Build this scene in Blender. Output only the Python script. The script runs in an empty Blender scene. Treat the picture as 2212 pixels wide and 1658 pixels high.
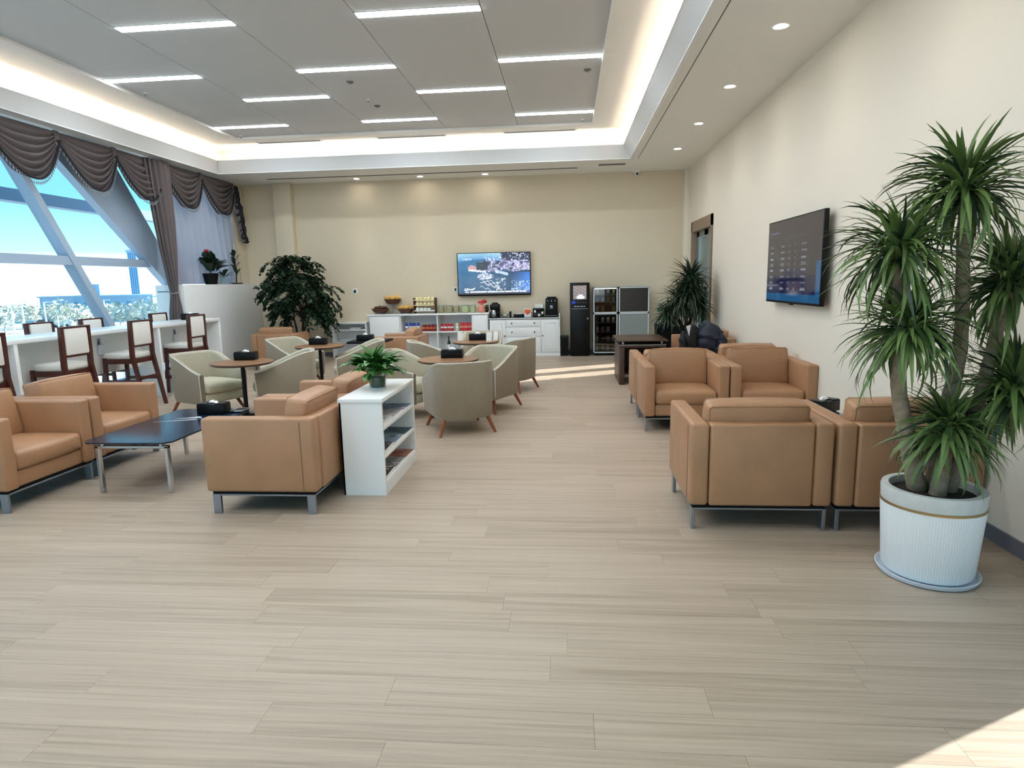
import bpy, bmesh, math, random
from math import sin, cos, pi, radians, sqrt
from mathutils import Vector, Matrix
random.seed(7)
SC = bpy.context.scene
COL = SC.collection

# ------------------------------------------------------------ camera
FPX, YAW, PITCH, ROLL, EYE = 1348.7, 0.0898142, -0.1624189, -0.0213612, 1.6
def cam_axes():
    cy, sy, cp, sp = cos(YAW), sin(YAW), cos(PITCH), sin(PITCH)
    f = Vector((-sy*cp, cy*cp, sp)); r = Vector((cy, sy, 0)); u = r.cross(f)
    c, s = cos(ROLL), sin(ROLL)
    return c*r+s*u, -s*r+c*u, f
CR, CU, CF = cam_axes()
cd = bpy.data.cameras.new('camera'); cam = bpy.data.objects.new('camera', cd); COL.objects.link(cam)
cd.sensor_width = 36; cd.sensor_fit = 'HORIZONTAL'; cd.lens = FPX/2212*36; cd.clip_end = 1000; cd.clip_start = 0.05
cam.matrix_world = Matrix(((CR.x, CU.x, -CF.x, 0), (CR.y, CU.y, -CF.y, 0), (CR.z, CU.z, -CF.z, EYE), (0, 0, 0, 1)))
SC.camera = cam
def project(x, y, z):
    d = Vector((x, y, z-EYE)); w = d.dot(CF)
    if w < 0.05: return None
    return 1106+FPX*d.dot(CR)/w, 829-FPX*d.dot(CU)/w

# ------------------------------------------------------------ world, sun, exposure
SKY, SUN, EXPO = 0.82, 6.0, 1.15
LAMP = 3.0
cy_ = SC.cycles
cy_.max_bounces = 6; cy_.diffuse_bounces = 4; cy_.glossy_bounces = 3; cy_.transmission_bounces = 4; cy_.transparent_max_bounces = 12; cy_.caustics_reflective = False; cy_.caustics_refractive = False
w = bpy.data.worlds.new('sky'); SC.world = w; w.use_nodes = True
nt = w.node_tree; nt.nodes.clear()
out = nt.nodes.new('ShaderNodeOutputWorld'); bg = nt.nodes.new('ShaderNodeBackground')
tc = nt.nodes.new('ShaderNodeTexCoord'); sx = nt.nodes.new('ShaderNodeSeparateXYZ'); cr = nt.nodes.new('ShaderNodeValToRGB')
e = cr.color_ramp.elements
e[0].position = 0.0; e[0].color = (1.9, 2.0, 2.05, 1)
e[1].position = 0.9; e[1].color = (0.13, 0.42, 0.68, 1)
for p, c in ((0.022, (1.7, 1.9, 2.0, 1)), (0.05, (0.42, 0.84, 0.98, 1)), (0.12, (0.19, 0.54, 0.74, 1)), (0.4, (0.16, 0.48, 0.74, 1))):
    k = cr.color_ramp.elements.new(p); k.color = c
nt.links.new(tc.outputs['Generated'], sx.inputs[0]); nt.links.new(sx.outputs['Z'], cr.inputs[0])
nt.links.new(cr.outputs[0], bg.inputs[0]); bg.inputs[1].default_value = SKY; nt.links.new(bg.outputs[0], out.inputs[0])
sl = bpy.data.lights.new('sun', 'SUN'); sl.energy = SUN; sl.angle = radians(0.6); sl.color = (1.0, 0.97, 0.93)
so = bpy.data.objects.new('sun', sl); COL.objects.link(so)
sd = Vector((-0.883*cos(radians(27)), -0.47*cos(radians(27)), -sin(radians(27))))
so.rotation_euler = sd.to_track_quat('-Z', 'Y').to_euler(); so.location = (20, 20, 20)
vs = SC.view_settings
vs.view_transform = 'Standard'; vs.look = 'None'; vs.exposure = EXPO; vs.gamma = 1; vs.use_curve_mapping = False

# ------------------------------------------------------------ materials
def lin(h):
    h = h.lstrip('#'); r = []
    for i in (0, 2, 4):
        c = int(h[i:i+2], 16)/255
        r.append(c/12.92 if c <= .04045 else ((c+.055)/1.055)**2.4)
    return (*r, 1)
MATS = {}
def mat(name, col, rough=.5, metal=0., var=0., vs_=8., bump=0., bs=200., spec=.5, stretch=None, sheen=0., alpha=None, trans=0.):
    m = bpy.data.materials.new(name); m.use_nodes = True; MATS[name] = m
    n = m.node_tree.nodes; l = m.node_tree.links; b = n['Principled BSDF']
    c = lin(col) if isinstance(col, str) else col
    b.inputs['Base Color'].default_value = c; b.inputs['Roughness'].default_value = rough; b.inputs['Metallic'].default_value = metal
    b.inputs['Specular IOR Level'].default_value = spec
    if sheen: b.inputs['Sheen Weight'].default_value = sheen
    if trans: b.inputs['Transmission Weight'].default_value = trans
    if var or bump:
        t = n.new('ShaderNodeTexCoord'); mp = n.new('ShaderNodeMapping'); l.new(t.outputs['Object'], mp.inputs[0])
        if stretch: mp.inputs['Scale'].default_value = stretch
    if var:
        q = n.new('ShaderNodeTexNoise'); q.inputs['Scale'].default_value = vs_; q.inputs['Detail'].default_value = 4; l.new(mp.outputs[0], q.inputs['Vector'])
        r = n.new('ShaderNodeMapRange'); r.inputs[1].default_value = .3; r.inputs[2].default_value = .7; r.inputs[3].default_value = 1-var; r.inputs[4].default_value = 1+var
        l.new(q.outputs['Fac'], r.inputs[0])
        x = n.new('ShaderNodeMix'); x.data_type = 'RGBA'; x.blend_type = 'MULTIPLY'; x.inputs[0].default_value = 1; x.inputs[6].default_value = c
        l.new(r.outputs[0], x.inputs[7]); l.new(x.outputs[2], b.inputs['Base Color'])
    if bump:
        q = n.new('ShaderNodeTexNoise'); q.inputs['Scale'].default_value = bs; q.inputs['Detail'].default_value = 3; l.new(mp.outputs[0], q.inputs['Vector'])
        bp = n.new('ShaderNodeBump'); bp.inputs['Strength'].default_value = bump; bp.inputs['Distance'].default_value = .01
        l.new(q.outputs['Fac'], bp.inputs['Height']); l.new(bp.outputs[0], b.inputs['Normal'])
    return m
def emit(name, col, s):
    m = bpy.data.materials.new(name); m.use_nodes = True; MATS[name] = m
    n = m.node_tree.nodes; n.clear(); o = n.new('ShaderNodeOutputMaterial'); e = n.new('ShaderNodeEmission')
    e.inputs[0].default_value = lin(col) if isinstance(col, str) else col; e.inputs[1].default_value = s
    m.node_tree.links.new(e.outputs[0], o.inputs[0]); return m
def glass(name, tint=(1, 1, 1, 1), refl=.06, rough=0.):
    m = bpy.data.materials.new(name); m.use_nodes = True; MATS[name] = m
    n = m.node_tree.nodes; l = m.node_tree.links; n.clear(); o = n.new('ShaderNodeOutputMaterial')
    t = n.new('ShaderNodeBsdfTransparent'); t.inputs[0].default_value = tint
    g = n.new('ShaderNodeBsdfGlossy'); g.inputs['Roughness'].default_value = rough
    f = n.new('ShaderNodeLayerWeight'); f.inputs[0].default_value = .2
    k = n.new('ShaderNodeMath'); k.operation = 'MULTIPLY_ADD'; k.inputs[1].default_value = .5; k.inputs[2].default_value = refl
    l.new(f.outputs['Fresnel'], k.inputs[0])
    x = n.new('ShaderNodeMixShader'); l.new(k.outputs[0], x.inputs[0]); l.new(t.outputs[0], x.inputs[1]); l.new(g.outputs[0], x.inputs[2]); l.new(x.outputs[0], o.inputs[0])
    return m
def screen(name, s=1.0, attr='Col', gloss=.08):
    m = bpy.data.materials.new(name); m.use_nodes = True; MATS[name] = m
    n = m.node_tree.nodes; l = m.node_tree.links; b = n['Principled BSDF']
    a = n.new('ShaderNodeAttribute'); a.attribute_name = attr
    b.inputs['Base Color'].default_value = (.004, .004, .005, 1); b.inputs['Roughness'].default_value = gloss
    l.new(a.outputs['Color'], b.inputs['Emission Color']); b.inputs['Emission Strength'].default_value = s
    return m
def printed(name, rough=.4):
    m = bpy.data.materials.new(name); m.use_nodes = True; MATS[name] = m
    n = m.node_tree.nodes; l = m.node_tree.links; b = n['Principled BSDF']
    a = n.new('ShaderNodeAttribute'); a.attribute_name = 'Col'
    l.new(a.outputs['Color'], b.inputs['Base Color']); b.inputs['Roughness'].default_value = rough
    return m
def sheer_mat(name, col, tr):
    m = bpy.data.materials.new(name); m.use_nodes = True; MATS[name] = m
    n = m.node_tree.nodes; l = m.node_tree.links; n.clear(); o = n.new('ShaderNodeOutputMaterial')
    d = n.new('ShaderNodeBsdfDiffuse'); d.inputs[0].default_value = lin(col)
    t = n.new('ShaderNodeBsdfTranslucent'); t.inputs[0].default_value = lin(col)
    x = n.new('ShaderNodeMixShader'); x.inputs[0].default_value = tr
    l.new(d.outputs[0], x.inputs[1]); l.new(t.outputs[0], x.inputs[2]); l.new(x.outputs[0], o.inputs[0]); return m

mat('wall', '#DCCFB6', .85, bump=.02, bs=350)
mat('wall_r', '#EDE4D5', .8, bump=.02, bs=350)
mat('ceil', '#F1F0EC', .75)
mat('panel', '#CFD0D0', .7)
mat('white', '#EEF0F0', .45)
mat('white_gloss', '#F3F5F5', .25)
mat('cabinet', '#ECEEEE', .4)
mat('seam', '#55565A', .8)
mat('joint', '#8A7A64', .8)
mat('frame_skylit', '#B0C4DA', .4, metal=.1)  # blue cast of the skylight is put into the frame colour
mat('leather', '#AC815F', .42, var=.07, vs_=5, bump=.05, bs=260)
mat('leather_dark', '#7A5A44', .45, var=.07, vs_=5, bump=.05, bs=260)
mat('chrome', '#C9CDD2', .18, metal=1.)
mat('steel', '#9AA1AA', .32, metal=.9)
mat('black', '#060607', .35, spec=.25)
mat('black_matte', '#0B0B0C', .7, spec=.2)
mat('rubber', '#1A1A1A', .8)
mat('tub', '#908370', .9, var=.05, vs_=30, bump=.25, bs=500, sheen=.2)
mat('tub_in', '#AFA893', .9, var=.04, vs_=30, bump=.25, bs=500, sheen=.2)
mat('tub_seat', '#C6C0A6', .9, var=.04, vs_=30, bump=.25, bs=500, sheen=.2)
mat('piping', '#D8D2C6', .85)
mat('red_wood', '#8A4A28', .4, var=.15, vs_=10, stretch=(1, 1, .2))
mat('mahogany', '#4A1F18', .35, var=.15, vs_=12, stretch=(1, 1, .2))
mat('tabletop', '#8C6544', .35, var=.12, vs_=9, stretch=(.3, 4, 1))
mat('dark_wood', '#4A3328', .4, var=.15, vs_=8, stretch=(.3, 4, 1))
mat('stool_pad', '#E8E6E0', .7, bump=.05)
mat('drape', '#746C6B', .75, var=.08, vs_=4, sheen=.3)
mat('trim_dark', '#1E1A20', .8)
mat('bead', '#C9CFD3', .4)
mat('fringe', '#8F949A', .5)
mat('soil', '#2A1F18', .95, bump=.6, bs=60, var=.3, vs_=40)
mat('trunk', '#8F806C', .85, var=.2, vs_=30, bump=.5, bs=60)
mat('trunk_dark', '#2E2720', .85, var=.2, vs_=30, bump=.5, bs=60)
mat('leaf_a', '#566A3B', .42, var=.3, vs_=3)
mat('leaf_b', '#637B43', .42, var=.25, vs_=3)
mat('leaf_c', '#2F432F', .42, var=.3, vs_=3)
mat('leaf_yel', '#7A9A3C', .5, var=.2, vs_=3)
mat('leaf_dry', '#B08A5A', .7, var=.2, vs_=3)
mat('leaf_tree', '#16301A', .45, var=.3, vs_=6)
mat('leaf_lily', '#3C7430', .35, var=.25, vs_=8)
mat('pot_white', '#F1F3F5', .35)
mat('pot_grey', '#C9CAC6', .6, var=.05, vs_=20)
mat('gold', '#A98A5C', .35, metal=.7)
mat('saucer', '#DCE3EC', .3)
mat('bread', '#D9A659', .7, var=.2, vs_=18)
mat('cream', '#F2E6B6', .6, var=.15, vs_=40)
mat('basket', '#5C3826', .7, var=.25, vs_=60, bump=.5, bs=120)
mat('choc', '#5E372B', .6, var=.3, vs_=30)
mat('nuts', '#B5A585', .6, var=.35, vs_=60)
mat('greens', '#C9CFA2', .6, var=.35, vs_=50)
mat('pink', '#D98A78', .5, var=.15, vs_=20)
mat('red', '#C0242E', .35, var=.2, vs_=25)
mat('red_dark', '#7C1F20', .4, var=.3, vs_=25)
mat('blue', '#2A4AA0', .35, var=.3, vs_=25)
mat('water_blue', '#3E93B8', .2, var=.2, vs_=12)
mat('orange', '#D9622E', .45, var=.08, vs_=20)
mat('bottle_green', '#1B2A18', .15)
mat('granite', '#4B4A4A', .3, var=.4, vs_=60)
mat('knob', '#141414', .35)
mat('marble', '#8E9096', .5)
mat('door_frame', '#8C7763', .45, var=.05)
mat('door_leaf', '#7F8C88', .4, metal=.2)
mat('base_grey', '#6E6D78', .5)
mat('paper', '#F4F4F0', .7)
mat('tissue', '#FAFAFA', .8)
mat('puffer', '#1D2234', .6, var=.3, vs_=10, bump=.4, bs=25)
mat('coat_black', '#0D0D11', .7, bump=.3, bs=30)
mat('coat_lining', '#DADADA', .7)
mat('vent', '#6E6F70', .6)
mat('vent_dark', '#2D2A28', .7)
mat('fridge_grey', '#8A8F8C', .4)
mat('green_sign', '#0F7A4A', .4)
mat('anthurium', '#A32630', .3)
mat('photo_dark', '#1A1A22', .4)
mat('asphalt', '#C9C7C2', .9, var=.08, vs_=.3)
mat('bld', '#8FB6D2', .8, var=.04, vs_=.5)  # paled to paint distance haze into the far buildings
mat('bld_win', '#4E88B0', .3)
mat('twig', '#C9CCBE', .9, var=.3, vs_=1.5)  # bright haze is put into both pale tree colours
mat('twig2', '#AEBBB6', .9, var=.3, vs_=1.5)
mat('car_red', '#C43038', .3)
mat('car_white', '#E8EEF0', .3)
mat('car_blue', '#2C63A8', .3)
mat('car_glass', '#22303A', .1)
mat('ext_steel', '#6F8FB0', .5)
mat('logo', '#D5DCE2', .4)
mat('icon_blue', '#2D4BE0', .4)
mat('glass_table', '#16283C', .16, spec=.5)
glass('glass', (.93, .975, .985, 1), .03)
glass('glass_clear', (.9, .95, .94, 1), .02, .02)
glass('glass_smoke', (.55, .53, .51, 1), .05, .02)
mat('pane_reflection', '#3C3836', .18)  # grey-brown reflection painted as the colour of the upper right pane
emit('fridge_fill', '#F4F8FF', 3.0)  # glow added to brighten the fridge contents
sheer_mat('sheer', '#BDB9C2', .5)
sheer_mat('drape_cloth', '#766D6D', .10)
emit('lamp', (.86, .94, 1.0, 1), 7.2*LAMP); emit('down', '#FFF6E8', 8*LAMP); emit('cove', (1.0, .82, .66, 1), 3.2*LAMP)
screen('tv_pic', .46); screen('tv_info', .36, gloss=.06); screen('vend_pic', .5); printed('print')

def floor_mat():
    m = bpy.data.materials.new('oak_plank'); m.use_nodes = True; MATS['oak'] = m
    n = m.node_tree.nodes; l = m.node_tree.links; b = n['Principled BSDF']
    g = n.new('ShaderNodeNewGeometry'); oi = n.new('ShaderNodeObjectInfo')
    ad = n.new('ShaderNodeMath'); ad.operation = 'ADD'; l.new(g.outputs['Random Per Island'], ad.inputs[0]); l.new(oi.outputs['Random'], ad.inputs[1])
    fr = n.new('ShaderNodeMath'); fr.operation = 'FRACT'; l.new(ad.outputs[0], fr.inputs[0])
    off = n.new('ShaderNodeVectorMath'); off.operation = 'SCALE'; off.inputs[0].default_value = (37, 19, 53); l.new(fr.outputs[0], off.inputs['Scale'])
    pos = n.new('ShaderNodeVectorMath'); l.new(g.outputs['Position'], pos.inputs[0]); l.new(off.outputs[0], pos.inputs[1])
    def noise(sc, det, dist, ms):
        mp = n.new('ShaderNodeMapping'); mp.inputs['Scale'].default_value = ms; l.new(pos.outputs[0], mp.inputs[0])
        q = n.new('ShaderNodeTexNoise'); q.inputs['Scale'].default_value = sc; q.inputs['Detail'].default_value = det; q.inputs['Distortion'].default_value = dist
        l.new(mp.outputs[0], q.inputs['Vector']); return q
    a = noise(3, 6, .8, (.22, 6, 1)); c = noise(9, 6, .4, (.16, 9, 1)); d = noise(1.1, 3, 0, (.5, 2, 1))
    wv = n.new('ShaderNodeTexWave'); wv.wave_type = 'BANDS'; wv.bands_direction = 'Y'; wv.inputs['Scale'].default_value = 5; wv.inputs['Distortion'].default_value = 9; wv.inputs['Detail'].default_value = 2; wv.inputs['Detail Scale'].default_value = .8
    mp = n.new('ShaderNodeMapping'); mp.inputs['Scale'].default_value = (.55, 2.6, 1); l.new(pos.outputs[0], mp.inputs[0]); l.new(mp.outputs[0], wv.inputs['Vector'])
    r = n.new('ShaderNodeValToRGB'); r.color_ramp.elements[0].position = .3; r.color_ramp.elements[0].color = lin('#998774'); r.color_ramp.elements[1].position = .7; r.color_ramp.elements[1].color = lin('#C2B09C')
    mid = r.color_ramp.elements.new(.5); mid.color = lin('#B19F8C')
    s1 = n.new('ShaderNodeMath'); s1.operation = 'MULTIPLY_ADD'; s1.inputs[1].default_value = .35; l.new(c.outputs['Fac'], s1.inputs[0])
    s0 = n.new('ShaderNodeMath'); s0.operation = 'MULTIPLY_ADD'; s0.inputs[1].default_value = .5; s0.inputs[2].default_value = 0; l.new(a.outputs['Fac'], s0.inputs[0]); l.new(s0.outputs[0], s1.inputs[2])
    s2 = n.new('ShaderNodeMath'); s2.operation = 'MULTIPLY_ADD'; s2.inputs[1].default_value = .035; l.new(wv.outputs['Fac'], s2.inputs[0]); l.new(s1.outputs[0], s2.inputs[2])
    s3 = n.new('ShaderNodeMath'); s3.operation = 'MULTIPLY_ADD'; s3.inputs[1].default_value = .12; l.new(fr.outputs[0], s3.inputs[0]); l.new(s2.outputs[0], s3.inputs[2])
    s4 = n.new('ShaderNodeMath'); s4.operation = 'SUBTRACT'; s4.inputs[1].default_value = .0; l.new(s3.outputs[0], s4.inputs[0])
    l.new(s4.outputs[0], r.inputs[0]); l.new(r.outputs[0], b.inputs['Base Color'])
    b.inputs['Roughness'].default_value = .42; b.inputs['Specular IOR Level'].default_value = .45
    bp = n.new('ShaderNodeBump'); bp.inputs['Strength'].default_value = .04; bp.inputs['Distance'].default_value = .002; l.new(c.outputs['Fac'], bp.inputs['Height']); l.new(bp.outputs[0], b.inputs['Normal'])
floor_mat()

# ------------------------------------------------------------ mesh helpers
class MB:
    def __init__(s): s.v = []; s.f = []
    def add(s, vs, fs, M=None):
        o = len(s.v)
        s.v += [tuple(M @ Vector(p)) for p in vs] if M else [tuple(p) for p in vs]
        s.f += [tuple(i+o for i in q) for q in fs]; return s
    def box(s, x0, x1, y0, y1, z0, z1, M=None):
        return s.add([(x0, y0, z0), (x1, y0, z0), (x1, y1, z0), (x0, y1, z0), (x0, y0, z1), (x1, y0, z1), (x1, y1, z1), (x0, y1, z1)],
                     [(0, 3, 2, 1), (4, 5, 6, 7), (0, 1, 5, 4), (1, 2, 6, 5), (2, 3, 7, 6), (3, 0, 4, 7)], M)
    def rbox(s, x0, x1, y0, y1, z0, z1, r=.02, seg=2, puff=0., M=None, cuts=0):
        bm = bmesh.new(); bmesh.ops.create_cube(bm, size=1)
        sx_, sy_, sz_ = x1-x0, y1-y0, z1-z0
        for q in bm.verts: q.co = Vector((q.co.x*sx_, q.co.y*sy_, q.co.z*sz_))
        r = min(r, .49*min(sx_, sy_, sz_))
        bmesh.ops.bevel(bm, geom=bm.edges[:]+bm.verts[:], offset=r, segments=seg, profile=.5, affect='EDGES')
        if cuts:
            big = [e_ for e_ in bm.edges if e_.calc_length() > .12]
            bmesh.ops.subdivide_edges(bm, edges=big, cuts=cuts, use_grid_fill=True)
        if puff:
            for q in bm.verts:
                a, b, c = 2*q.co.x/sx_, 2*q.co.y/sy_, 2*q.co.z/sz_
                pa, pb, pc = max(0, 1-a*a), max(0, 1-b*b), max(0, 1-c*c)
                q.co += Vector((a*pb*pc, b*pa*pc, c*pa*pb))*puff
        ce = Vector(((x0+x1)/2, (y0+y1)/2, (z0+z1)/2)); bm.verts.index_update()
        s.add([q.co+ce for q in bm.verts], [[q.index for q in f_.verts] for f_ in bm.faces], M); bm.free(); return s
    def cyl(s, p0, p1, r0, r1=None, n=12, cap=True):
        r1 = r0 if r1 is None else r1; p0 = Vector(p0); p1 = Vector(p1); d = (p1-p0).normalized()
        a = d.orthogonal().normalized(); b = d.cross(a); vs = []
        for p, r in ((p0, r0), (p1, r1)):
            for i in range(n): t = 2*pi*i/n; vs.append(p+(a*cos(t)+b*sin(t))*r)
        fs = [(i, (i+1) % n, n+(i+1) % n, n+i) for i in range(n)]
        if cap: fs += [tuple(range(n-1, -1, -1)), tuple(range(n, 2*n))]
        return s.add(vs, fs)
    def tube(s, pts, r, n=8, cap=True):
        pts = [Vector(p) for p in pts]; m = len(pts); rs = r if isinstance(r, (list, tuple)) else [r]*m
        vs = []; a = None
        for i, p in enumerate(pts):
            d = (pts[min(i+1, m-1)]-pts[max(i-1, 0)]).normalized()
            a = d.orthogonal().normalized() if a is None else (a-d*a.dot(d)).normalized()
            b = d.cross(a)
            for k in range(n): t = 2*pi*k/n; vs.append(p+(a*cos(t)+b*sin(t))*rs[i])
        fs = [(i*n+k, i*n+(k+1) % n, (i+1)*n+(k+1) % n, (i+1)*n+k) for i in range(m-1) for k in range(n)]
        if cap: fs += [tuple(range(n-1, -1, -1)), tuple(range((m-1)*n, m*n))]
        return s.add(vs, fs)
    def lathe(s, prof, n=24, c=(0, 0, 0), flute=0, amp=0.):
        vs = []; m = len(prof)
        for r, z in prof:
            for k in range(n):
                t = 2*pi*k/n; rr = r*(1+(amp*cos(flute*t) if flute else 0)); vs.append((c[0]+rr*cos(t), c[1]+rr*sin(t), c[2]+z))
        fs = [(i*n+k, i*n+(k+1) % n, (i+1)*n+(k+1) % n, (i+1)*n+k) for i in range(m-1) for k in range(n)]
        fs += [tuple(range(n-1, -1, -1)), tuple(range((m-1)*n, m*n))]
        return s.add(vs, fs)
    def prism(s, poly, a, b, axis='z', M=None):
        n = len(poly)
        mk = {'z': lambda p, t: (p[0], p[1], t), 'x': lambda p, t: (t, p[0], p[1]), 'y': lambda p, t: (p[0], t, p[1])}[axis]
        vs = [mk(p, a) for p in poly]+[mk(p, b) for p in poly]
        return s.add(vs, [tuple(range(n-1, -1, -1)), tuple(range(n, 2*n))]+[(i, (i+1) % n, n+(i+1) % n, n+i) for i in range(n)], M)
    def sheet(s, P, closed=False):
        m = len(P); n = len(P[0]); vs = [p for r in P for p in r]
        fs = [(i*n+k, i*n+(k+1) % n, (i+1)*n+(k+1) % n, (i+1)*n+k) for i in range(m-1) for k in range(n if closed else n-1)]
        return s.add(vs, fs)
    def sphere(s, c, r, n=10, m=7, sc=(1, 1, 1)):
        P = []
        for i in range(m+1):
            t = pi*i/m; P.append([(c[0]+r*sc[0]*sin(t)*cos(2*pi*k/n), c[1]+r*sc[1]*sin(t)*sin(2*pi*k/n), c[2]+r*sc[2]*cos(t)) for k in range(n)])
        return s.sheet(P, True)
    def mesh(s, name, m, smooth=35):
        me = bpy.data.meshes.new(name); me.from_pydata(s.v, [], s.f); me.update()
        bm = bmesh.new(); bm.from_mesh(me)
        bmesh.ops.recalc_face_normals(bm, faces=bm.faces[:]) if len(bm.faces) < 6000 else None
        bm.to_mesh(me); bm.free()
        me.materials.append(MATS[m] if isinstance(m, str) else m)
        if smooth: me.shade_smooth(); me.set_sharp_from_angle(angle=radians(smooth))
        return me
def tag(o, label=None, cat=None, group=None, kind=None):
    if label: o['label'] = label
    if cat: o['category'] = cat
    if group: o['group'] = group
    if kind: o['kind'] = kind
    return o
def link(name, me, parent=None, loc=(0, 0, 0), rz=0, rot=None):
    o = bpy.data.objects.new(name, me); COL.objects.link(o)
    if parent: o.parent = parent
    o.location = loc; o.rotation_euler = rot if rot else (0, 0, rz); return o
def obj(name, mb, m, parent=None, loc=(0, 0, 0), rz=0, rot=None, smooth=35):
    return link(name, mb.mesh(name, m, smooth), parent, loc, rz, rot)
def thing(name, label, cat, loc=(0, 0, 0), rz=0, group=None):
    o = link(name, None, None, loc, rz); o.empty_display_size = .1
    return tag(o, label, cat, group)
def struct(name, mb, m, parent=None, smooth=35):
    o = obj(name, mb, m, parent, smooth=smooth)
    if not parent: o['kind'] = 'structure'
    return o
def kids(o): return [c for c in bpy.data.objects if c.parent == o]
def copy_tree(root, loc, rz, label=None, group=None):
    def cp(o, par):
        c = o.copy(); COL.objects.link(c); c.parent = par
        for k in KID.get(o.name, []): cp(k, c)
        return c
    KID = {}
    for q in bpy.data.objects:
        if q.parent: KID.setdefault(q.parent.name, []).append(q)
    r = cp(root, None); r.location = loc; r.rotation_euler = (0, 0, rz)
    if label: r['label'] = label
    if group: r['group'] = group
    return r
ORD = ['first', 'second', 'third', 'fourth', 'fifth', 'sixth', 'seventh', 'eighth', 'ninth', 'tenth']
def paint_grid(name, nx, ny, to3d, fn, m, parent=None):
    vs = [to3d(i/nx, j/ny) for j in range(ny+1) for i in range(nx+1)]
    fs = [(j*(nx+1)+i, j*(nx+1)+i+1, (j+1)*(nx+1)+i+1, (j+1)*(nx+1)+i) for j in range(ny) for i in range(nx)]
    me = bpy.data.meshes.new(name); me.from_pydata(vs, [], fs); me.update()
    at = me.color_attributes.new('Col', 'FLOAT_COLOR', 'POINT')
    d = []
    for j in range(ny+1):
        for i in range(nx+1): c = fn(i/nx, j/ny); d += [c[0], c[1], c[2], 1]
    at.data.foreach_set('color', d); me.materials.append(MATS[m])
    return link(name, me, parent)

# ================================================================= STRUCTURE
XL, XR, YB, YF, ZS = -7.6, 2.55, 13.85, -4.0, 3.83
# ---- floor with planks
fl = struct('floor', MB().box(XL-.1, XR+.3, YF-.2, YB+.2, -.2, -.005), 'joint')
PW, PL, G = .18, 1.24, .0005
planks = []
row = 0; y = YF
rr = random.Random(3)
while y < YB:
    y1 = min(y+PW, YB); x = XL-rr.random()*PL
    while x < XR:
        a, b = max(x, XL), min(x+PL, XR)
        if b-a > .03: planks.append((a, b, y, y1))
        x += PL
    y += PW; row += 1
def parea(p):
    a, b, c, d = p; q = [project(u, v, 0) for u, v in ((a, c), (b, c), (b, d), (a, d))]
    if any(k is None for k in q): return 0
    if max(k[0] for k in q) < 0 or min(k[0] for k in q) > 2212 or min(k[1] for k in q) > 1658: return 0
    xs = [min(max(k[0], 0), 2212) for k in q]; ys = [min(max(k[1], 0), 1658) for k in q]
    return (max(xs)-min(xs))*(max(ys)-min(ys))
planks.sort(key=parea, reverse=True)
pm = MB().box(0, 1, 0, 1, -.006, 0).mesh('plank', 'oak', 0)
for a, b, c, d in planks[:300]:
    o = link('plank', pm, fl, (a+G, c+G, 0)); o.scale = (b-a-2*G, d-c-2*G, 1)
rest = MB()
for a, b, c, d in planks[300:]:
    rest.box(a+G, b-G, c+G, d-G, -.006, 0)
tag(obj('plank_field', rest, 'oak', fl, smooth=0), kind='stuff')

# ---- walls
struct('wall_back', MB().box(XL-.1, XR+.3, YB, YB+.2, 0, 4.7), 'wall')
struct('wall_front', MB().box(XL-.1, XR+.3, YF-.2, YF, 3.7, 4.7).box(XL-.1, XR+.3, YF-.2, YF, 0, .12).box(1.9, XR+.3, YF-.2, YF, .12, 3.7), 'wall')
wf = thing('added_window', None, None); wf['kind'] = 'structure'      # unseen glazed wall behind the viewer, added to bring daylight from that side
for x_ in (-7.6, -5.23, -2.86, -.49, 1.82): obj('mullion', MB().box(x_, x_+.1, YF-.14, YF-.02, .12, 3.7), 'frame_skylit', wf)
obj('transom', MB().box(-7.6, 1.9, YF-.14, YF-.02, 1.99, 2.12), 'frame_skylit', wf)
for x_ in (-7.5, -5.13, -2.76, -.39):
    for z0, z1 in ((.12, 1.99), (2.12, 3.7)): obj('pane', MB().add([(x_, YF-.08, z0), (x_+2.27, YF-.08, z0), (x_+2.27, YF-.08, z1), (x_, YF-.08, z1)], [(0, 1, 2, 3)]), 'glass', wf, smooth=0)
D0, D1, DZ = 11.47, 13.25, 2.69
N0, N1, NZ = 0.4, 2.915, 2.7
wr = MB()
for a, b, z0, z1 in ((YF, N0, 0, 4.7), (N0, N1, NZ, 4.7), (N1, D0, 0, 4.7), (D0, D1, DZ, 4.7), (D1, YB, 0, 4.7)): wr.box(XR, XR+.25, a, b, z0, z1)
struct('wall_right', wr, 'wall_r')
struct('trim_1', MB().rbox(-6.42, -6.02, YB-.16, YB+.01, 0, ZS, .008), 'wall')          # pilaster on the back wall
struct('trim_2', MB().rbox(2.46, XR+.01, YB-.09, YB+.01, 0, ZS, .006), 'wall_r')        # pipe casing in the corner
bb = MB()
for a, b in ((YF, N0), (N1, D0), (D1, YB)): bb.box(XR-.018, XR+.01, a, b, 0, .09)
struct('baseboard_right', bb, 'base_grey')
struct('baseboard_back', MB().box(-6.9, XR, YB-.015, YB+.01, 0, .09), 'base_grey')
struct('wall_light_block', MB().box(XL-.1, -7.2, 13.34, YB+.02, 0, ZS+.1), 'wall')  # added corner infill, blocks daylight leaking in beside the sheer curtain
struct('wall_ledge', MB().rbox(XL+.1, -6.95, 10.95, YB+.02, 0, 1.67, .006), 'white')
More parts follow.
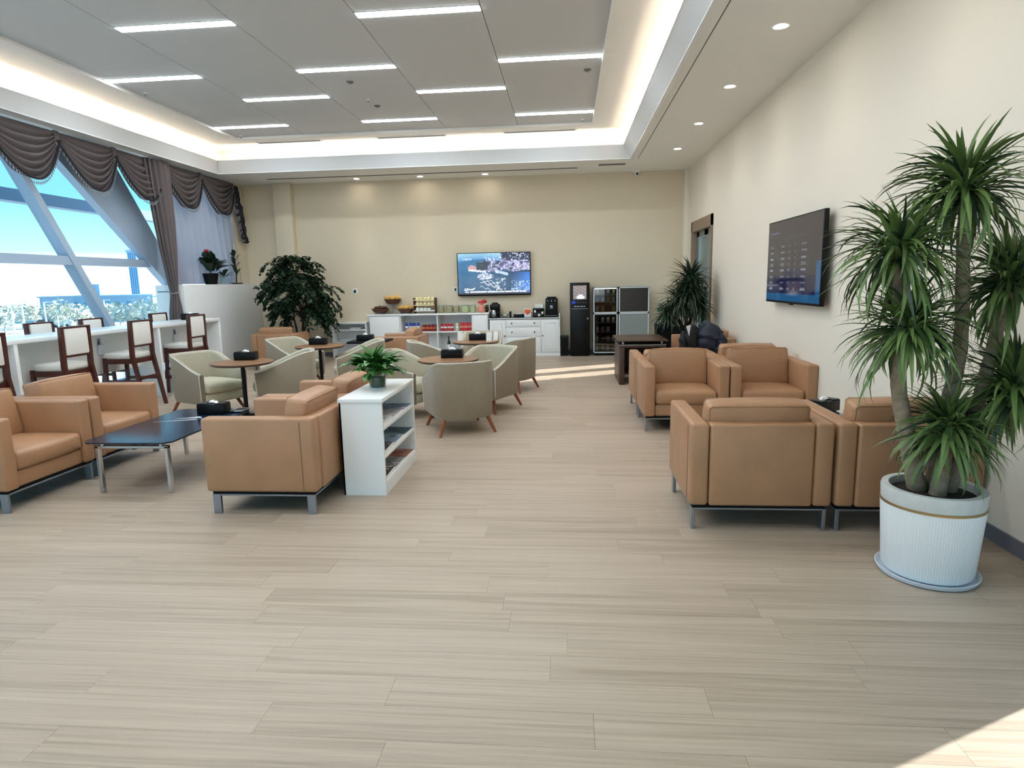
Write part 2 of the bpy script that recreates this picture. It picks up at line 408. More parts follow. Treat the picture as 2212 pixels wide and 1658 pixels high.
# ---- ceiling: lower ring, cove, upper border with panels
CX0, CX1, CY0, CY1 = -6.88, 1.22, -2.4, 12.36
ce = MB()
ce.box(XL-.1, CX0, YF, YB, ZS, ZS+.12); ce.box(CX1, XR+.1, YF, YB, ZS, ZS+.12)
ce.box(CX0, CX1, CY1, YB, ZS, ZS+.12); ce.box(CX0, CX1, YF, CY0, ZS, ZS+.12)
ceil = struct('ceiling', ce, 'ceil')
LZ = 4.07
fa = MB()
fa.box(CX0-.03, CX0+.012, CY0, CY1, ZS-.006, LZ); fa.box(CX0-.03, CX1, CY1-.012, CY1+.03, ZS-.006, LZ); fa.box(CX0, CX1, CY0-.03, CY0, ZS-.006, LZ)
fa.prism([(CX1+.02, ZS-.006), (CX1-.012, ZS-.006), (CX1-.142, LZ), (CX1-.11, LZ)], CY0, CY1, 'y')
obj('fascia', fa, 'panel', ceil)
ed = MB()
for z, w_, o_ in ((ZS-.012, .014, 0), (LZ, .016, .13)):
    ed.box(CX0-.034, CX0+.02, CY0, CY1, z, z+w_); ed.box(CX0-.03, CX1+.03-o_, CY1-.02, CY1+.034, z, z+w_)
    ed.box(CX1-.02-o_, CX1+.034-o_, CY0, CY1, z, z+w_)
obj('edge_bead', ed, 'white_gloss', ceil)
obj('shadow_gap', MB().box(1.345, 1.353, YF, CY1+.05, ZS-.003, ZS+.01), 'seam', ceil)
cw = MB()   # cove side walls
WX0, WX1, WY1, WY0, BZ = -7.08, 1.36, 12.95, -3.0, 4.36
cw.box(WX0-.05, WX0, WY0, WY1, ZS+.1, BZ+.1); cw.box(WX1, WX1+.05, WY0, WY1, ZS+.1, BZ+.1); cw.box(WX0, WX1, WY1, WY1+.05, ZS+.1, BZ+.1); cw.box(WX0, WX1, WY0-.05, WY0, ZS+.1, BZ+.1)
obj('cove_wall', cw, 'ceil', ceil)
XS = [-6.2+1.334*i for i in range(6)]
PX0, PX1, PY0, PY1, PZ = XS[0], XS[5], -1.6, 11.92, 4.40
ub = MB()
ub.box(WX0, PX0, WY0, WY1, BZ, BZ+.1); ub.box(PX1, WX1, WY0, WY1, BZ, BZ+.1); ub.box(PX0, PX1, PY1, WY1, BZ, BZ+.1); ub.box(PX0, PX1, WY0, PY0, BZ, BZ+.1)
obj('border', ub, 'ceil', ceil)
struct('roof_slab', MB().box(XL-.3, XR+.4, YF-.3, YB+.3, 4.7, 4.9), 'ceil')
obj('backing', MB().box(PX0, PX1, PY0, PY1, PZ+.03, PZ+.06), 'seam', ceil)
ROWS = [(11.12, (0, 2, 4)), (9.6, (1, 3)), (8.46, (0, 2, 4)), (6.88, (1, 3)), (5.3, (0, 2, 4)), (3.75, (1, 3)), (2.2, (0, 2, 4)), (.65, (1, 3))]
LW = .14
colrows = {c: sorted([y for y, cs in ROWS if c in cs]) for c in range(5)}
for c in range(5):
    y0 = PY0
    for yl in colrows[c]+[PY1]:
        obj('panel', MB().box(XS[c]+.004, XS[c+1]-.004, y0+.002, yl-.002, PZ, PZ+.025), 'panel', ceil, smooth=0)
        y0 = yl+LW
# ---- left glazed facade (slanted mullions, transom, diagonal column)
XG = XL
fr = MB()
def slant(y_at24, x0, x1, hw, z0=0., z1=3.95, k=-.605):
    # mullion leaning in the wall plane: y changes by k per metre of height
    c = lambda z: y_at24+(z-2.45)*k
    return [(c(z0)-hw, z0), (c(z0)+hw, z0), (c(z1)+hw, z1), (c(z1)-hw, z1)]
muls = [8.82-2.65*i for i in range(6)]
win = thing('window_1', None, None); win['kind'] = 'structure'
for i, ym in enumerate(muls):
    obj('mullion', MB().prism(slant(ym, 0, 0, .065), XG-.02, XG+.16, 'x'), 'frame_skylit', win, smooth=0)
obj('transom', MB().box(XG-.02, XG+.14, YF, 12.4, 1.99, 2.12), 'frame_skylit', win)
obj('sill_rail', MB().box(XG-.03, XG+.12, YF, YB, 0, .1), 'frame_skylit', win)
obj('head_rail', MB().box(XG-.03, XG+.12, YF, YB, 3.75, 3.95), 'frame_skylit', win)
for z0, z1 in ((.1, 1.99), (2.12, 3.75)):
    c = lambda ym, z: ym+(z-2.45)*-.605
    ms = [None]+muls[::-1]+[None]
    for a, b in zip(ms[:-1], ms[1:]):
        p = [(YF if a is None else c(a, z0), z0), (YB if b is None else c(b, z0), z0), (YB if b is None else c(b, z1), z1), (YF if a is None else c(a, z1), z1)]
        obj('pane', MB().add([(XG+.03, q[0], q[1]) for q in p], [(0, 1, 2, 3)]), 'glass', win, smooth=0)
dc = struct('trim_3', MB().add(
    [(-7.42, 8.36, 4.0), (-7.42, 9.88, 4.0), (-7.42, 12.9, 0), (-7.42, 12.3, 0), (-7.42, 11.45, 1.5), (-7.42, 11.78, 1.5),
     (-7.56, 8.36, 4.0), (-7.56, 9.88, 4.0), (-7.56, 12.9, 0), (-7.56, 12.3, 0), (-7.56, 11.45, 1.5), (-7.56, 11.78, 1.5)],
    [(0, 1, 5, 4), (4, 5, 2, 3), (6, 10, 11, 7), (10, 9, 8, 11), (0, 4, 10, 6), (4, 3, 9, 10), (1, 7, 11, 5), (5, 11, 8, 2), (0, 6, 7, 1), (3, 2, 8, 9)]), 'frame_skylit', smooth=0)
for y0, y1 in ((YF, 11.6), ):     # portals only steer sky sampling through the glazing, they emit nothing
    la = bpy.data.lights.new('sky_portal', 'AREA'); la.shape = 'RECTANGLE'; la.size = 3.6; la.size_y = y1-y0; la.cycles.is_portal = True
    lo = bpy.data.objects.new('sky_portal', la); COL.objects.link(lo); lo.location = (XG-.06, (y0+y1)/2, 1.95); lo.rotation_euler = (0, radians(-90), 0)
la = bpy.data.lights.new('sky_portal', 'AREA'); la.shape = 'RECTANGLE'; la.size = 9.3; la.size_y = 3.5; la.cycles.is_portal = True
lo = bpy.data.objects.new('sky_portal', la); COL.objects.link(lo); lo.location = (-2.85, YF-.16, 1.9); lo.rotation_euler = (radians(90), 0, 0)
# ---- right door (glazed double leaf) and the glazed opening beside the camera
def glazed(name, y0, y1, z1, leaves, hdr, casing):
    d = thing(name, None, None); d['kind'] = 'structure'
    c = MB(); c.box(XR-.03, XR+.27, y0-.02, y0+.06, 0, z1); c.box(XR-.03, XR+.27, y1-.06, y1+.02, 0, z1); c.box(XR-.03, XR+.27, y0-.02, y1+.02, z1-hdr, z1+.01)
    obj('casing', c, casing, d)
    for a, b, st in leaves:
        f = MB(); zt = z1-hdr
        f.box(XR+.08, XR+.14, a, a+st, .01, zt); f.box(XR+.08, XR+.14, b-st, b, .01, zt); f.box(XR+.08, XR+.14, a, b, .01, .14); f.box(XR+.08, XR+.14, a, b, zt-.1, zt)
        lf = obj('door_leaf', f, 'door_leaf', d)
        obj('pane', MB().add([(XR+.11, a+st, .14), (XR+.11, b-st, .14), (XR+.11, b-st, zt-.1), (XR+.11, a+st, zt-.1)], [(0, 1, 2, 3)]), 'glass', lf, smooth=0)
        obj('pull_handle', MB().tube([(XR+.08, a+st/2, .95), (XR+.03, a+st/2, .97), (XR+.03, a+st/2, 1.25), (XR+.08, a+st/2, 1.27)], .01, 8), 'steel', lf)
glazed('door_1', D0, D1, DZ, ((11.53, 12.36, .16), (12.36, 13.19, .16)), .19, 'door_frame')
glazed('door_2', N0, N1, NZ, ((.46, 1.71, .08), (1.71, 2.86, .08)), .12, 'door_frame')

# ================================================================= LIGHT FITTINGS, CEILING BITS
COLN = ['leftmost', 'second', 'middle', 'fourth', 'rightmost']
ROWN = ['deepest row, nearest the back cove', 'second row from the back cove', 'third row from the back cove', 'fourth row from the back cove', 'fifth row', 'sixth row', 'seventh row', 'eighth row']
for ri, (yl, cs) in enumerate(ROWS):
    for c in cs:
        t = thing('linear_light', 'white linear ceiling light in the %s panel column, %s' % (COLN[c], ROWN[ri]), 'ceiling light', (XS[c], yl, PZ), 0, 'linear ceiling lights')
        L = XS[c+1]-XS[c]
        obj('housing', MB().box(.004, L-.004, .002, .012, -.004, .028).box(.004, L-.004, LW-.012, LW-.002, -.004, .028).box(.004, .014, .002, LW-.002, -.004, .028).box(L-.014, L-.004, .002, LW-.002, -.004, .028), 'white', t)
        obj('diffuser', MB().box(.014, L-.014, .012, LW-.012, -.008, .02), 'lamp', t)
# cove strips: LED tape lying behind the lip
cs = MB(); cs.box(CX0-.09, CX0-.05, CY0, CY1, ZS+.125, ZS+.14); o1 = tag(obj('cove_light_strip', cs, 'cove'), 'warm light strip hidden in the cove on the window side', 'light strip', 'cove light strips')
cs = MB(); cs.box(CX1+.02, CX1+.05, CY0, CY1, ZS+.125, ZS+.14); tag(obj('cove_light_strip', cs, 'cove'), 'warm light strip hidden in the cove on the right wall side', 'light strip', 'cove light strips')
cs = MB(); cs.box(CX0, CX1, CY1+.07, CY1+.11, ZS+.125, ZS+.14); tag(obj('cove_light_strip', cs, 'cove'), 'warm light strip hidden in the cove along the back wall side', 'light strip', 'cove light strips')
dl0 = None
def downlight(x, y, label, z=ZS, power=5, size=110, blend=1):
    t = thing('downlight', label, 'downlight', (x, y, z), 0, 'recessed downlights')
    obj('trim_ring', MB().lathe([(.058, 0), (.07, -.006), (.078, -.003), (.078, 0)], 24), 'white', t)
    obj('lens', MB().lathe([(.056, .001), (.05, -.003)], 20), 'down', t)
    l_ = bpy.data.lights.new('downlight_lamp', 'SPOT'); l_.energy = power; l_.spot_size = radians(size); l_.spot_blend = blend; l_.shadow_soft_size = .04; l_.color = (1, .9, .76)
    o = bpy.data.objects.new('lamp', l_); COL.objects.link(o); o.parent = t; o.location = (0, 0, -.02)
for i, y in enumerate((11.65, 9.87, 8.08, 6.29, 4.5, 2.7)):
    downlight(1.945, y, 'round recessed downlight over the right wall, %s from the back wall' % ORD[i])
for i, x in enumerate((-4.45, -3.07, -1.69)):
    downlight(x, 13.5, 'round recessed downlight washing the back wall, %s from the left' % ORD[i], power=16, size=50, blend=1)
def slot(x0, x1, y0, y1, z, label, m='vent_dark', frame=True):
    t = thing('air_vent', label, 'air vent', (0, 0, 0), 0, 'ceiling air vents')
    if frame:
        f = MB(); b = .02
        f.box(x0-b, x1+b, y0-b, y0, z-.012, z); f.box(x0-b, x1+b, y1, y1+b, z-.012, z); f.box(x0-b, x0, y0, y1, z-.012, z); f.box(x1, x1+b, y0, y1, z-.012, z); obj('frame', f, 'white', t)
    obj('opening', MB().box(x0, x1, y0, y1, z-.003, z), m, t)
    n = 3
    for k in range(n-1):
        yy = y0+(y1-y0)*(k+1)/n; obj('slat', MB().box(x0, x1, yy-.004, yy+.004, z-.01, z-.003), 'vent', t)
for i, (a, b) in enumerate(((-5.94, -4.7), (-3.57, -2.27), (-1.15, .17))):
    slot(a, b, 12.2, 12.29, BZ, 'slot air vent in the cove ceiling, %s from the left' % ORD[i])
slot(-6.26, .23, 13.13, 13.19, ZS, 'long thin slot air vent in the ceiling above the back wall', 'vent', False)
slot(.64, 1.16, 12.84, 13.02, ZS, 'small square grille in the ceiling near the back right corner', 'marble', False)
def ceil_bit(name, label, cat, prof, x, y, z, m='white'):
    t = thing(name, label, cat, (x, y, z)); obj('body', MB().lathe(prof, 16), m, t); obj('tip', MB().lathe([(.012, prof[-1][1]), (.015, prof[-1][1]-.01), (.006, prof[-1][1]-.022)], 10), 'steel', t)
def fz(px_, py_, z):   # pixel + known height -> point on that ceiling
    d = CR*((px_-1106)/FPX)-CU*((py_-829)/FPX)+CF; k = (z-EYE)/d.z; return d.x*k, d.y*k
for nm, lab, cat, p in (('smoke_detector', 'grey round smoke detector on the ceiling between the lights', 'smoke detector', (815, 228)),
                        ('sprinkler', 'small sprinkler head beside the smoke detector', 'sprinkler', (795, 214)),
                        ('sprinkler', 'small sprinkler head near the left cove edge', 'sprinkler', (314, 200)),
                        ('sprinkler', 'small sprinkler head by the far left light', 'sprinkler', (520, 293)),
                        ('sprinkler', 'small sprinkler head by the far right light', 'sprinkler', (1258, 257)),
                        ('smoke_detector', 'small grey disc detector in the rightmost ceiling column', 'smoke detector', (1269, 150)),
                        ('smoke_detector', 'small grey disc detector left of the middle lights', 'smoke detector', (756, 176))):
    z = PZ if not (lab.endswith('edge') or 'far' in lab) else PZ
    x, y = fz(*p, z); ceil_bit(nm, lab, cat, [(.05, 0), (.05, -.01), (.04, -.016), (.015, -.018)] if nm == 'smoke_detector' else [(.03, 0), (.028, -.006), (.012, -.012), (.012, -.025)], x, y, z, 'vent' if nm == 'smoke_detector' else 'white')
t = thing('security_camera', 'white dome security camera under the ceiling at the back wall', 'camera', (1.47, 13.72, ZS))
obj('base', MB().lathe([(.055, 0), (.055, -.02), (.04, -.03)], 18), 'white', t); obj('dome', MB().sphere((0, 0, -.06), .048), 'white', t); obj('lens', MB().cyl((0, -.035, -.07), (0, -.056, -.08), .025, .022, 14), 'black', t)
obj('bracket', MB().rbox(-.1, -.05, -.02, .02, -.03, 0, .006), 'white', t)

# ================================================================= SOFAS
SW, SD, AH, AT = .87, .82, .70, .115
def make_sofa(name, label, m='leather'):
    t = thing(name, label, 'armchair')
    W, D = SW/2, SD/2
    for s in (-1, 1):
        a, b = (W-AT, W) if s > 0 else (-W, -W+AT)
        ar = obj('arm', MB().rbox(a, b, -D+.004, D, .165, AH, .022, 3), m, t)
        obj('seam', MB().tube([((a+b)/2-s*.0575+s*.115, -D+.10, .18), ((a+b)/2-s*.0575+s*.1155, -D+.10, AH-.03)], .003, 6), 'leather_dark', ar)
    obj('back_panel', MB().rbox(-W+AT+.004, W-AT-.004, -D, -D+.14, .165, AH-.005, .018, 3), m, t)
    obj('seat_base', MB().rbox(-W+AT+.003, W-AT-.003, -D+.1, D-.03, .165, .29, .015, 2), m, t)
    obj('seat_cushion', MB().rbox(-W+AT+.006, W-AT-.006, -D+.2, D-.005, .29, .435, .035, 3, .018, cuts=3), m, t)
    M = Matrix.Translation((0, -D+.195, .61)) @ Matrix.Rotation(radians(9), 4, 'X')
    bc = obj('back_cushion', MB().rbox(-W+AT+.006, W-AT-.006, -.085, .085, -.2, .2, .032, 3, .022, M=M, cuts=3), m, t)
    w2 = W-AT-.014
    for q in (-.077, .077): obj('cushion_piping', MB().tube([M @ Vector(p) for p in ((-w2, q, -.19), (-w2, q, .185), (-w2+.012, q, .196), (w2-.012, q, .196), (w2, q, .185), (w2, q, -.19))], .004, 6), m, bc)
    for s in (-1, 1):
        for q in (-1, 1):
            x, y = s*(W-.03), q*(D-.06)
            obj('leg', MB().rbox(x-.012, x+.012, y-.03, y+.03, 0, .145, .003, 1), 'steel', t)
        obj('side_rail', MB().rbox(s*(W-.03)-.01, s*(W-.03)+.01, -D+.03, D-.03, .131, .145, .003, 1), 'steel', t)
    for q in (-1, 1): obj('rail', MB().rbox(-W+.02, W-.02, q*(D-.06)-.03, q*(D-.06)+.03, .13, .145, .003, 1), 'steel', t)
    obj('underside', MB().box(-W+.03, W-.03, -D+.03, D-.03, .146, .167), 'black_matte', t)
    return t
GS = 'tan leather armchairs with steel legs'
s0 = make_sofa('leather_armchair', 'tan leather armchair seen from its side, backing onto the white magazine shelf')
s0.location = (-2.16, 4.50, 0); s0.rotation_euler = (0, 0, pi/2); s0['group'] = GS
sofas = [
    ((-2.16, 5.39, 0), pi/2, 'tan leather armchair behind the side-on one, half hidden by the leafy plant'),
    ((-4.46, 4.445, 0), -pi/2, 'tan leather armchair cut off by the left edge of the picture'),
    ((-4.46, 5.335, 0), -pi/2, 'tan leather armchair facing the coffee table, next to the cut-off one on the left'),
    ((1.205, 4.295, 0), 0, 'tan leather armchair with its whole back to the viewer, beside the walkway'),
    ((2.095, 4.295, 0), 0, 'tan leather armchair with its back half hidden by the tall potted plant'),
    ((1.235, 6.94, 0), pi, 'tan leather armchair facing the viewer, beside the walkway'),
    ((2.115, 6.94, 0), pi, 'tan leather armchair with creased back cushion facing the viewer, against the right wall'),
    ((1.235, 7.78, 0), 0, 'tan leather armchair back to back behind the walkway one, only its side showing'),
    ((2.115, 7.78, 0), 0, 'tan leather armchair back to back behind the creased one against the right wall'),
    ((2.10, 9.95, 0), pi/2, 'far tan leather armchair with coats over its arm, by the right wall'),
    ((-2.97, 11.0, 0), pi/2, 'tan leather armchair with its side to the viewer in front of the snack counter'),
    ((-5.65, 11.95, 0), 0, 'tan leather armchair in the far left corner under the leafy tree'),
]
for loc, rz, lab in sofas:
    c_ = copy_tree(s0, loc, rz, lab, GS)
    if 'only its side' in lab:
        for k_ in kids(c_):
            if k_.name.startswith('back_cushion'): k_.location = (0, .02, -.06)

# ================================================================= TUB CHAIRS
def make_tub(name, label):
    t = thing(name, label, 'tub chair')
    a, yb, yf, N = .335, -.36, .36, 44
    pts = []
    L1 = .42
    for i in range(N+1):
        u = i/N
        if u < .22: pts.append((a, yf-(u/.22)*L1))
        elif u > .78: pts.append((-a, yf-((1-u)/.22)*L1))
        else:
            th = (u-.22)/.56*pi; c_, s_ = cos(th), sin(th); ex = 2/3.2
            pts.append((a*math.copysign(abs(c_)**ex, c_), (yf-L1)-(yf-L1-yb)*abs(s_)**ex))
    def top(y):
        k = min(1, max(0, (yf-y)/(yf-yb-.08))); return .555+.225*(k*k*(3-2*k)*.55+k*.45)
    P = []
    for i, (x, y) in enumerate(pts):
        p = pts[max(i-1, 0)]; q = pts[min(i+1, N)]
        d = Vector((q[0]-p[0], q[1]-p[1])).normalized(); n = Vector((-d.y, d.x))   # inward
        if n.dot(Vector((-x, -y+.1))) < 0: n = -n
        z = top(y); th = .065
        f = lambda off, zz: ((x+n.x*off)*(.94+.06*min(1, zz/.5)), (y+n.y*off)*(.94+.06*min(1, zz/.5)), zz)
        P.append([f(.012, .175), f(0, .22), f(0, .4), f(0, z-.025), f(.012, z-.006), f(.03, z), f(.05, z-.008), f(th, z-.03), f(th, .4), f(th, .24), f(th, .175)])
    sh = MB().sheet(P, True); m = len(P[0])
    sh.f.append(tuple(range(m))); sh.f.append(tuple(N*m+k for k in range(m-1, -1, -1)))
    so_ = obj('shell', sh, 'tub', t, smooth=50); so_.data.materials.append(MATS['tub_in'])
    for i in range(N):
        for k in (5, 6, 7, 8, 9): so_.data.polygons[i*m+k].material_index = 1
    obj('top_piping', MB().tube([P[i][4] for i in range(N+1)], .0085, 6), 'piping', t)
    for i_ in (0, N): obj('front_piping', MB().tube([P[i_][k] for k in (4, 3, 2, 1)], .006, 6), 'piping', t)
    obj('seat_base', MB().rbox(-.265, .265, -.28, .37, .18, .30, .03, 3), 'tub_seat', t)
    obj('seat_cushion', MB().rbox(-.265, .265, -.28, .40, .302, .43, .045, 3, .015, cuts=2), 'tub_seat', t)
    for sx_ in (-1, 1):
        for q in (-1, 1):
            obj('leg', MB().cyl((sx_*.235, q*.25, .19), (sx_*.305, q*.325, 0), .024, .014, 10), 'red_wood', t)
    return t
GT = 'taupe tub chairs at the round tables'
tub0 = make_tub('tub_chair', 'nearest taupe tub chair, its back to the viewer beside the magazine shelf')
def face(dx, dy): return math.atan2(dy, dx)-pi/2
tub0.location = (-1.19, 6.70, 0); tub0.rotation_euler = (0, 0, face(-.42, .91)); tub0['group'] = GT
TUBS = [
    ((-4.66, 7.62, 0), face(.9, -.42), 'cream-lined tub chair facing right, nearest the white bar counter'),
    ((-3.63, 7.76, 0), face(-.93, -.35), 'taupe tub chair facing left, directly behind the tan side-on armchair'),
    ((-4.4, 9.65, 0), face(.9, -.45), 'taupe tub chair facing right at the far left round table'),
    ((-3.10, 9.15, 0), face(-.9, -.3), 'taupe tub chair facing left, behind the leafy plant at the far left round table'),
    ((-2.05, 7.55, 0), face(.95, -.3), 'taupe tub chair half hidden behind the plant and magazine shelf, its seat showing'),
    ((-1.02, 7.86, 0), face(-.42, -.9), 'taupe tub chair facing the viewer across the nearest right-hand round table'),
    ((-.86, 9.25, 0), face(-.92, .39), 'taupe tub chair turned away by the walkway, its outer back in shade'),
    ((-1.42, 10.35, 0), face(.05, -1), 'pale tub chair in front of the white drawer cabinet, facing the viewer'),
    ((-1.98, 9.0, 0), face(.92, .38), 'taupe tub chair with pale grey outer side, in front of the far tan armchair'),
]
for loc, rz, lab in TUBS: copy_tree(tub0, loc, rz, lab, GT)

# ================================================================= ROUND TABLES, TISSUE BOXES
TZ = .70
def make_round(name, label):
    t = thing(name, label, 'table')
    obj('top', MB().lathe([(0.001, TZ-.03), (.33, TZ-.03), (.36, TZ-.018), (.365, TZ-.006), (.36, TZ), (.001, TZ)], 40), 'tabletop', t)
    obj('edge_band', MB().lathe([(.34, TZ-.034), (.367, TZ-.02), (.367, TZ-.008), (.34, TZ-.006)], 40), 'dark_wood', t)
    obj('stem', MB().lathe([(.03, .03), (.026, .05), (.026, TZ-.05), (.06, TZ-.034)], 16), 'black', t)
    for k in range(4):
        an = k*pi/2+.4; obj('foot', foot_mb(an), 'black', t)
    return t
def foot_mb(an):
    mb = MB(); c_, s_ = cos(an), sin(an); d = Vector((c_, s_, 0)); n = Vector((-s_, c_, 0))
    vs_ = []
    for r, w_, h in ((0, .03, .055), (.27, .022, .02)):
        for sg in (-1, 1):
            for z in (0, h): vs_.append(d*r+n*w_*sg+Vector((0, 0, z)))
    mb.add(vs_, [(0, 1, 3, 2), (4, 6, 7, 5), (0, 4, 5, 1), (2, 3, 7, 6), (1, 5, 7, 3), (0, 2, 6, 4)]); return mb
GR = 'round wooden pedestal tables'
rt0 = make_round('round_table', 'round wooden table nearest the bar stools'); rt0.location = (-3.98, 7.30, 0); rt0['group'] = GR
for loc, lab in (((-3.76, 9.2, 0), 'round wooden table at the far left, in front of the white low shelf'),
                 ((-1.43, 7.38, 0), 'round wooden table nearest the walkway, behind the nearest tub chair'),
                 ((-1.42, 9.62, 0), 'round wooden table with white cards, in front of the white cabinets')):
    copy_tree(rt0, loc, random.random(), lab, GR)
def make_tissue(name, label):
    t = thing(name, label, 'tissue box')
    obj('body', MB().rbox(-.13, .13, -.07, .07, 0, .095, .006, 2), 'black', t)
    for a_ in (-.125, .045): obj('lid', MB().rbox(a_, a_+.08, -.065, .065, .095, .103, .003, 1), 'black', t)
    P = []
    for i in range(9):
        u = i/8*2-1
        P.append([(u*.045+.006*sin(k*2.1+i), v*.02+.008*sin(i*1.7+k), .094+.035*(1-u*u)*(1-v*v*.6)+.006*sin(i*2.3+k*1.9)) for k, v in enumerate((-1, -.5, 0, .5, 1))])
    obj('tissue', MB().sheet(P), 'tissue', t, smooth=60)
    return t
GB = 'black tissue boxes'
tb0 = make_tissue('tissue_box', 'black tissue box on the round table nearest the bar stools'); tb0.location = (-4.03, 7.5, TZ); tb0.rotation_euler = (0, 0, .05); tb0['group'] = GB
for loc, rz, lab in (((-3.85, 9.38, TZ), .05, 'black tissue box on the far left round table'),
                     ((-1.4, 7.5, TZ), .03, 'black tissue box on the round table nearest the walkway'),
                     ((-1.41, 9.78, TZ), .02, 'black tissue box beside white cards on the far right round table'),
                     ((-3.33, 5.52, .432), .04, 'black tissue box on the dark glass coffee table'),
                     ((-6.3, 10.02, 1.085), .35, 'black tissue box on the end of the white bar counter'),
                     ((2.22, 5.55, .432), .6, 'black tissue box by the right wall between facing armchairs')):
    copy_tree(tb0, loc, rz, lab, GB)
# second dark side table and its tissue box behind (far left)
t = thing('side_table', 'small dark square table between the far left tub chairs and the low shelf', 'table', (-3.22, 10.0, 0))
obj('top', MB().rbox(-.3, .3, -.3, .3, .67, .70, .006), 'black_matte', t); obj('stem', MB().cyl((0, 0, .02), (0, 0, .67), .03), 'black', t); obj('base_plate', MB().lathe([(.22, 0), (.22, .015), (.03, .03)], 24), 'black', t)
copy_tree(tb0, (-3.27, 9.9, .70), .05, 'black tissue box on the small dark square table at the back left', GB)
# white cards on the far right round table
for i, (x, y, rz, lean) in enumerate(((-1.68, 9.74, .5, .25), (-1.2, 9.6, -.2, .08), (-1.11, 9.72, -.6, .35))):
    t = thing('table_card', 'white folded table card on the far right round table, %s from the left' % ORD[i], 'card', (x, y, TZ), rz, 'white table cards')
    obj('front_leaf', MB().box(-.045, .045, -.002, .002, 0, .14, Matrix.Translation((0, -.02, 0)) @ Matrix.Rotation(-lean*.5, 4, 'X')), 'paper', t); obj('rear_leaf', MB().box(-.045, .045, -.002, .002, 0, .14, Matrix.Translation((0, .025, 0)) @ Matrix.Rotation(.17, 4, 'X')), 'paper', t)

# ================================================================= COFFEE TABLES
def coffee(label, x, y, rz, w_, l_, logo):
    t = thing('coffee_table', label, 'coffee table', (x, y, 0), rz)
    c_ = .05
    poly = [(-w_+c_, -l_), (w_-c_, -l_), (w_, -l_+c_), (w_, l_-c_), (w_-c_, l_), (-w_+c_, l_), (-w_, l_-c_), (-w_, -l_+c_)]
    tp = obj('glass_top', MB().prism(poly, .42, .432), 'glass_table', t)
    for q in (-1, 1):
        yy = q*(l_-.09)
        obj('leg_frame', MB().rbox(-w_+.06, -w_+.09, yy-.02, yy+.02, 0, .385, .004, 1).rbox(w_-.09, w_-.06, yy-.02, yy+.02, 0, .385, .004, 1).rbox(-w_+.06, w_-.06, yy-.02, yy+.02, .365, .39, .004, 1), 'chrome', t)
        for s in (-1, 1): obj('standoff', MB().cyl((s*(w_-.12), yy, .388), (s*(w_-.12), yy, .42), .02, n=14), 'chrome', t)
    obj('stretcher', MB().rbox(-.02, .02, -l_+.1, l_-.1, .35, .372, .004, 1), 'black', t)
    if logo:
        lg = MB(); z0, z1 = .4325, .4335
        lg.prism([(-.25, .07), (-.02, .13), (.09, .17), (.085, .195), (-.03, .145)], z0, z1)
        lg.prism([(-.14, .20), (.0, .225), (.10, .25), (.05, .30), (-.03, .245)], z0, z1)
        lg.prism([(.10, .19), (.17, .235), (.30, .27), (.16, .255)], z0, z1)
        obj('logo', lg, 'logo', tp)
    return t
coffee('low coffee table with dark glass top, chrome frame and pale winged emblem', -3.43, 5.07, 0, .365, .65, True)
coffee('low glass coffee table hidden between the right-hand armchairs', 1.9, 5.62, 0, .42, .3, False)
t = thing('serving_tray', 'flat black tray beside the tissue box on the coffee table', 'tray', (-3.13, 5.62, .432)); obj('plate', MB().rbox(-.06, .06, -.08, .08, 0, .012, .004), 'black', t); obj('rim', MB().tube([(-.06, -.08, .014), (.06, -.08, .014), (.06, .08, .014), (-.06, .08, .014), (-.06, -.08, .014)], .004, 6), 'chrome', t)
# wooden table in the far right group: box frame with a raised top on short chrome posts
t = thing('wooden_table', 'dark brown wooden table with raised top behind the right-hand armchairs', 'table', (1.16, 10.05, 0))
obj('raised_top', MB().rbox(-.40, .36, -.52, .52, .665, .685, .006), 'dark_wood', t)
obj('frame_top', MB().rbox(-.37, .33, -.48, .48, .57, .62, .006), 'dark_wood', t); obj('front_edge', MB().box(-.37, .33, -.486, -.48, .605, .618), 'marble', t)
for s in (-1, 1):
    obj('side_panel', MB().rbox(s*.31-.06, s*.31+.02, -.48, .48, 0, .57, .006), 'dark_wood', t)
    for q in (-1, 1): obj('post', MB().cyl((s*.29-.02, q*.42, .62), (s*.29-.02, q*.42, .665), .018, n=12), 'chrome', t)
obj('lower_shelf', MB().rbox(-.29, .25, -.44, .44, .14, .165, .004), 'dark_wood', t); obj('back_panel', MB().box(-.29, .25, .44, .46, .165, .57), 'dark_wood', t)

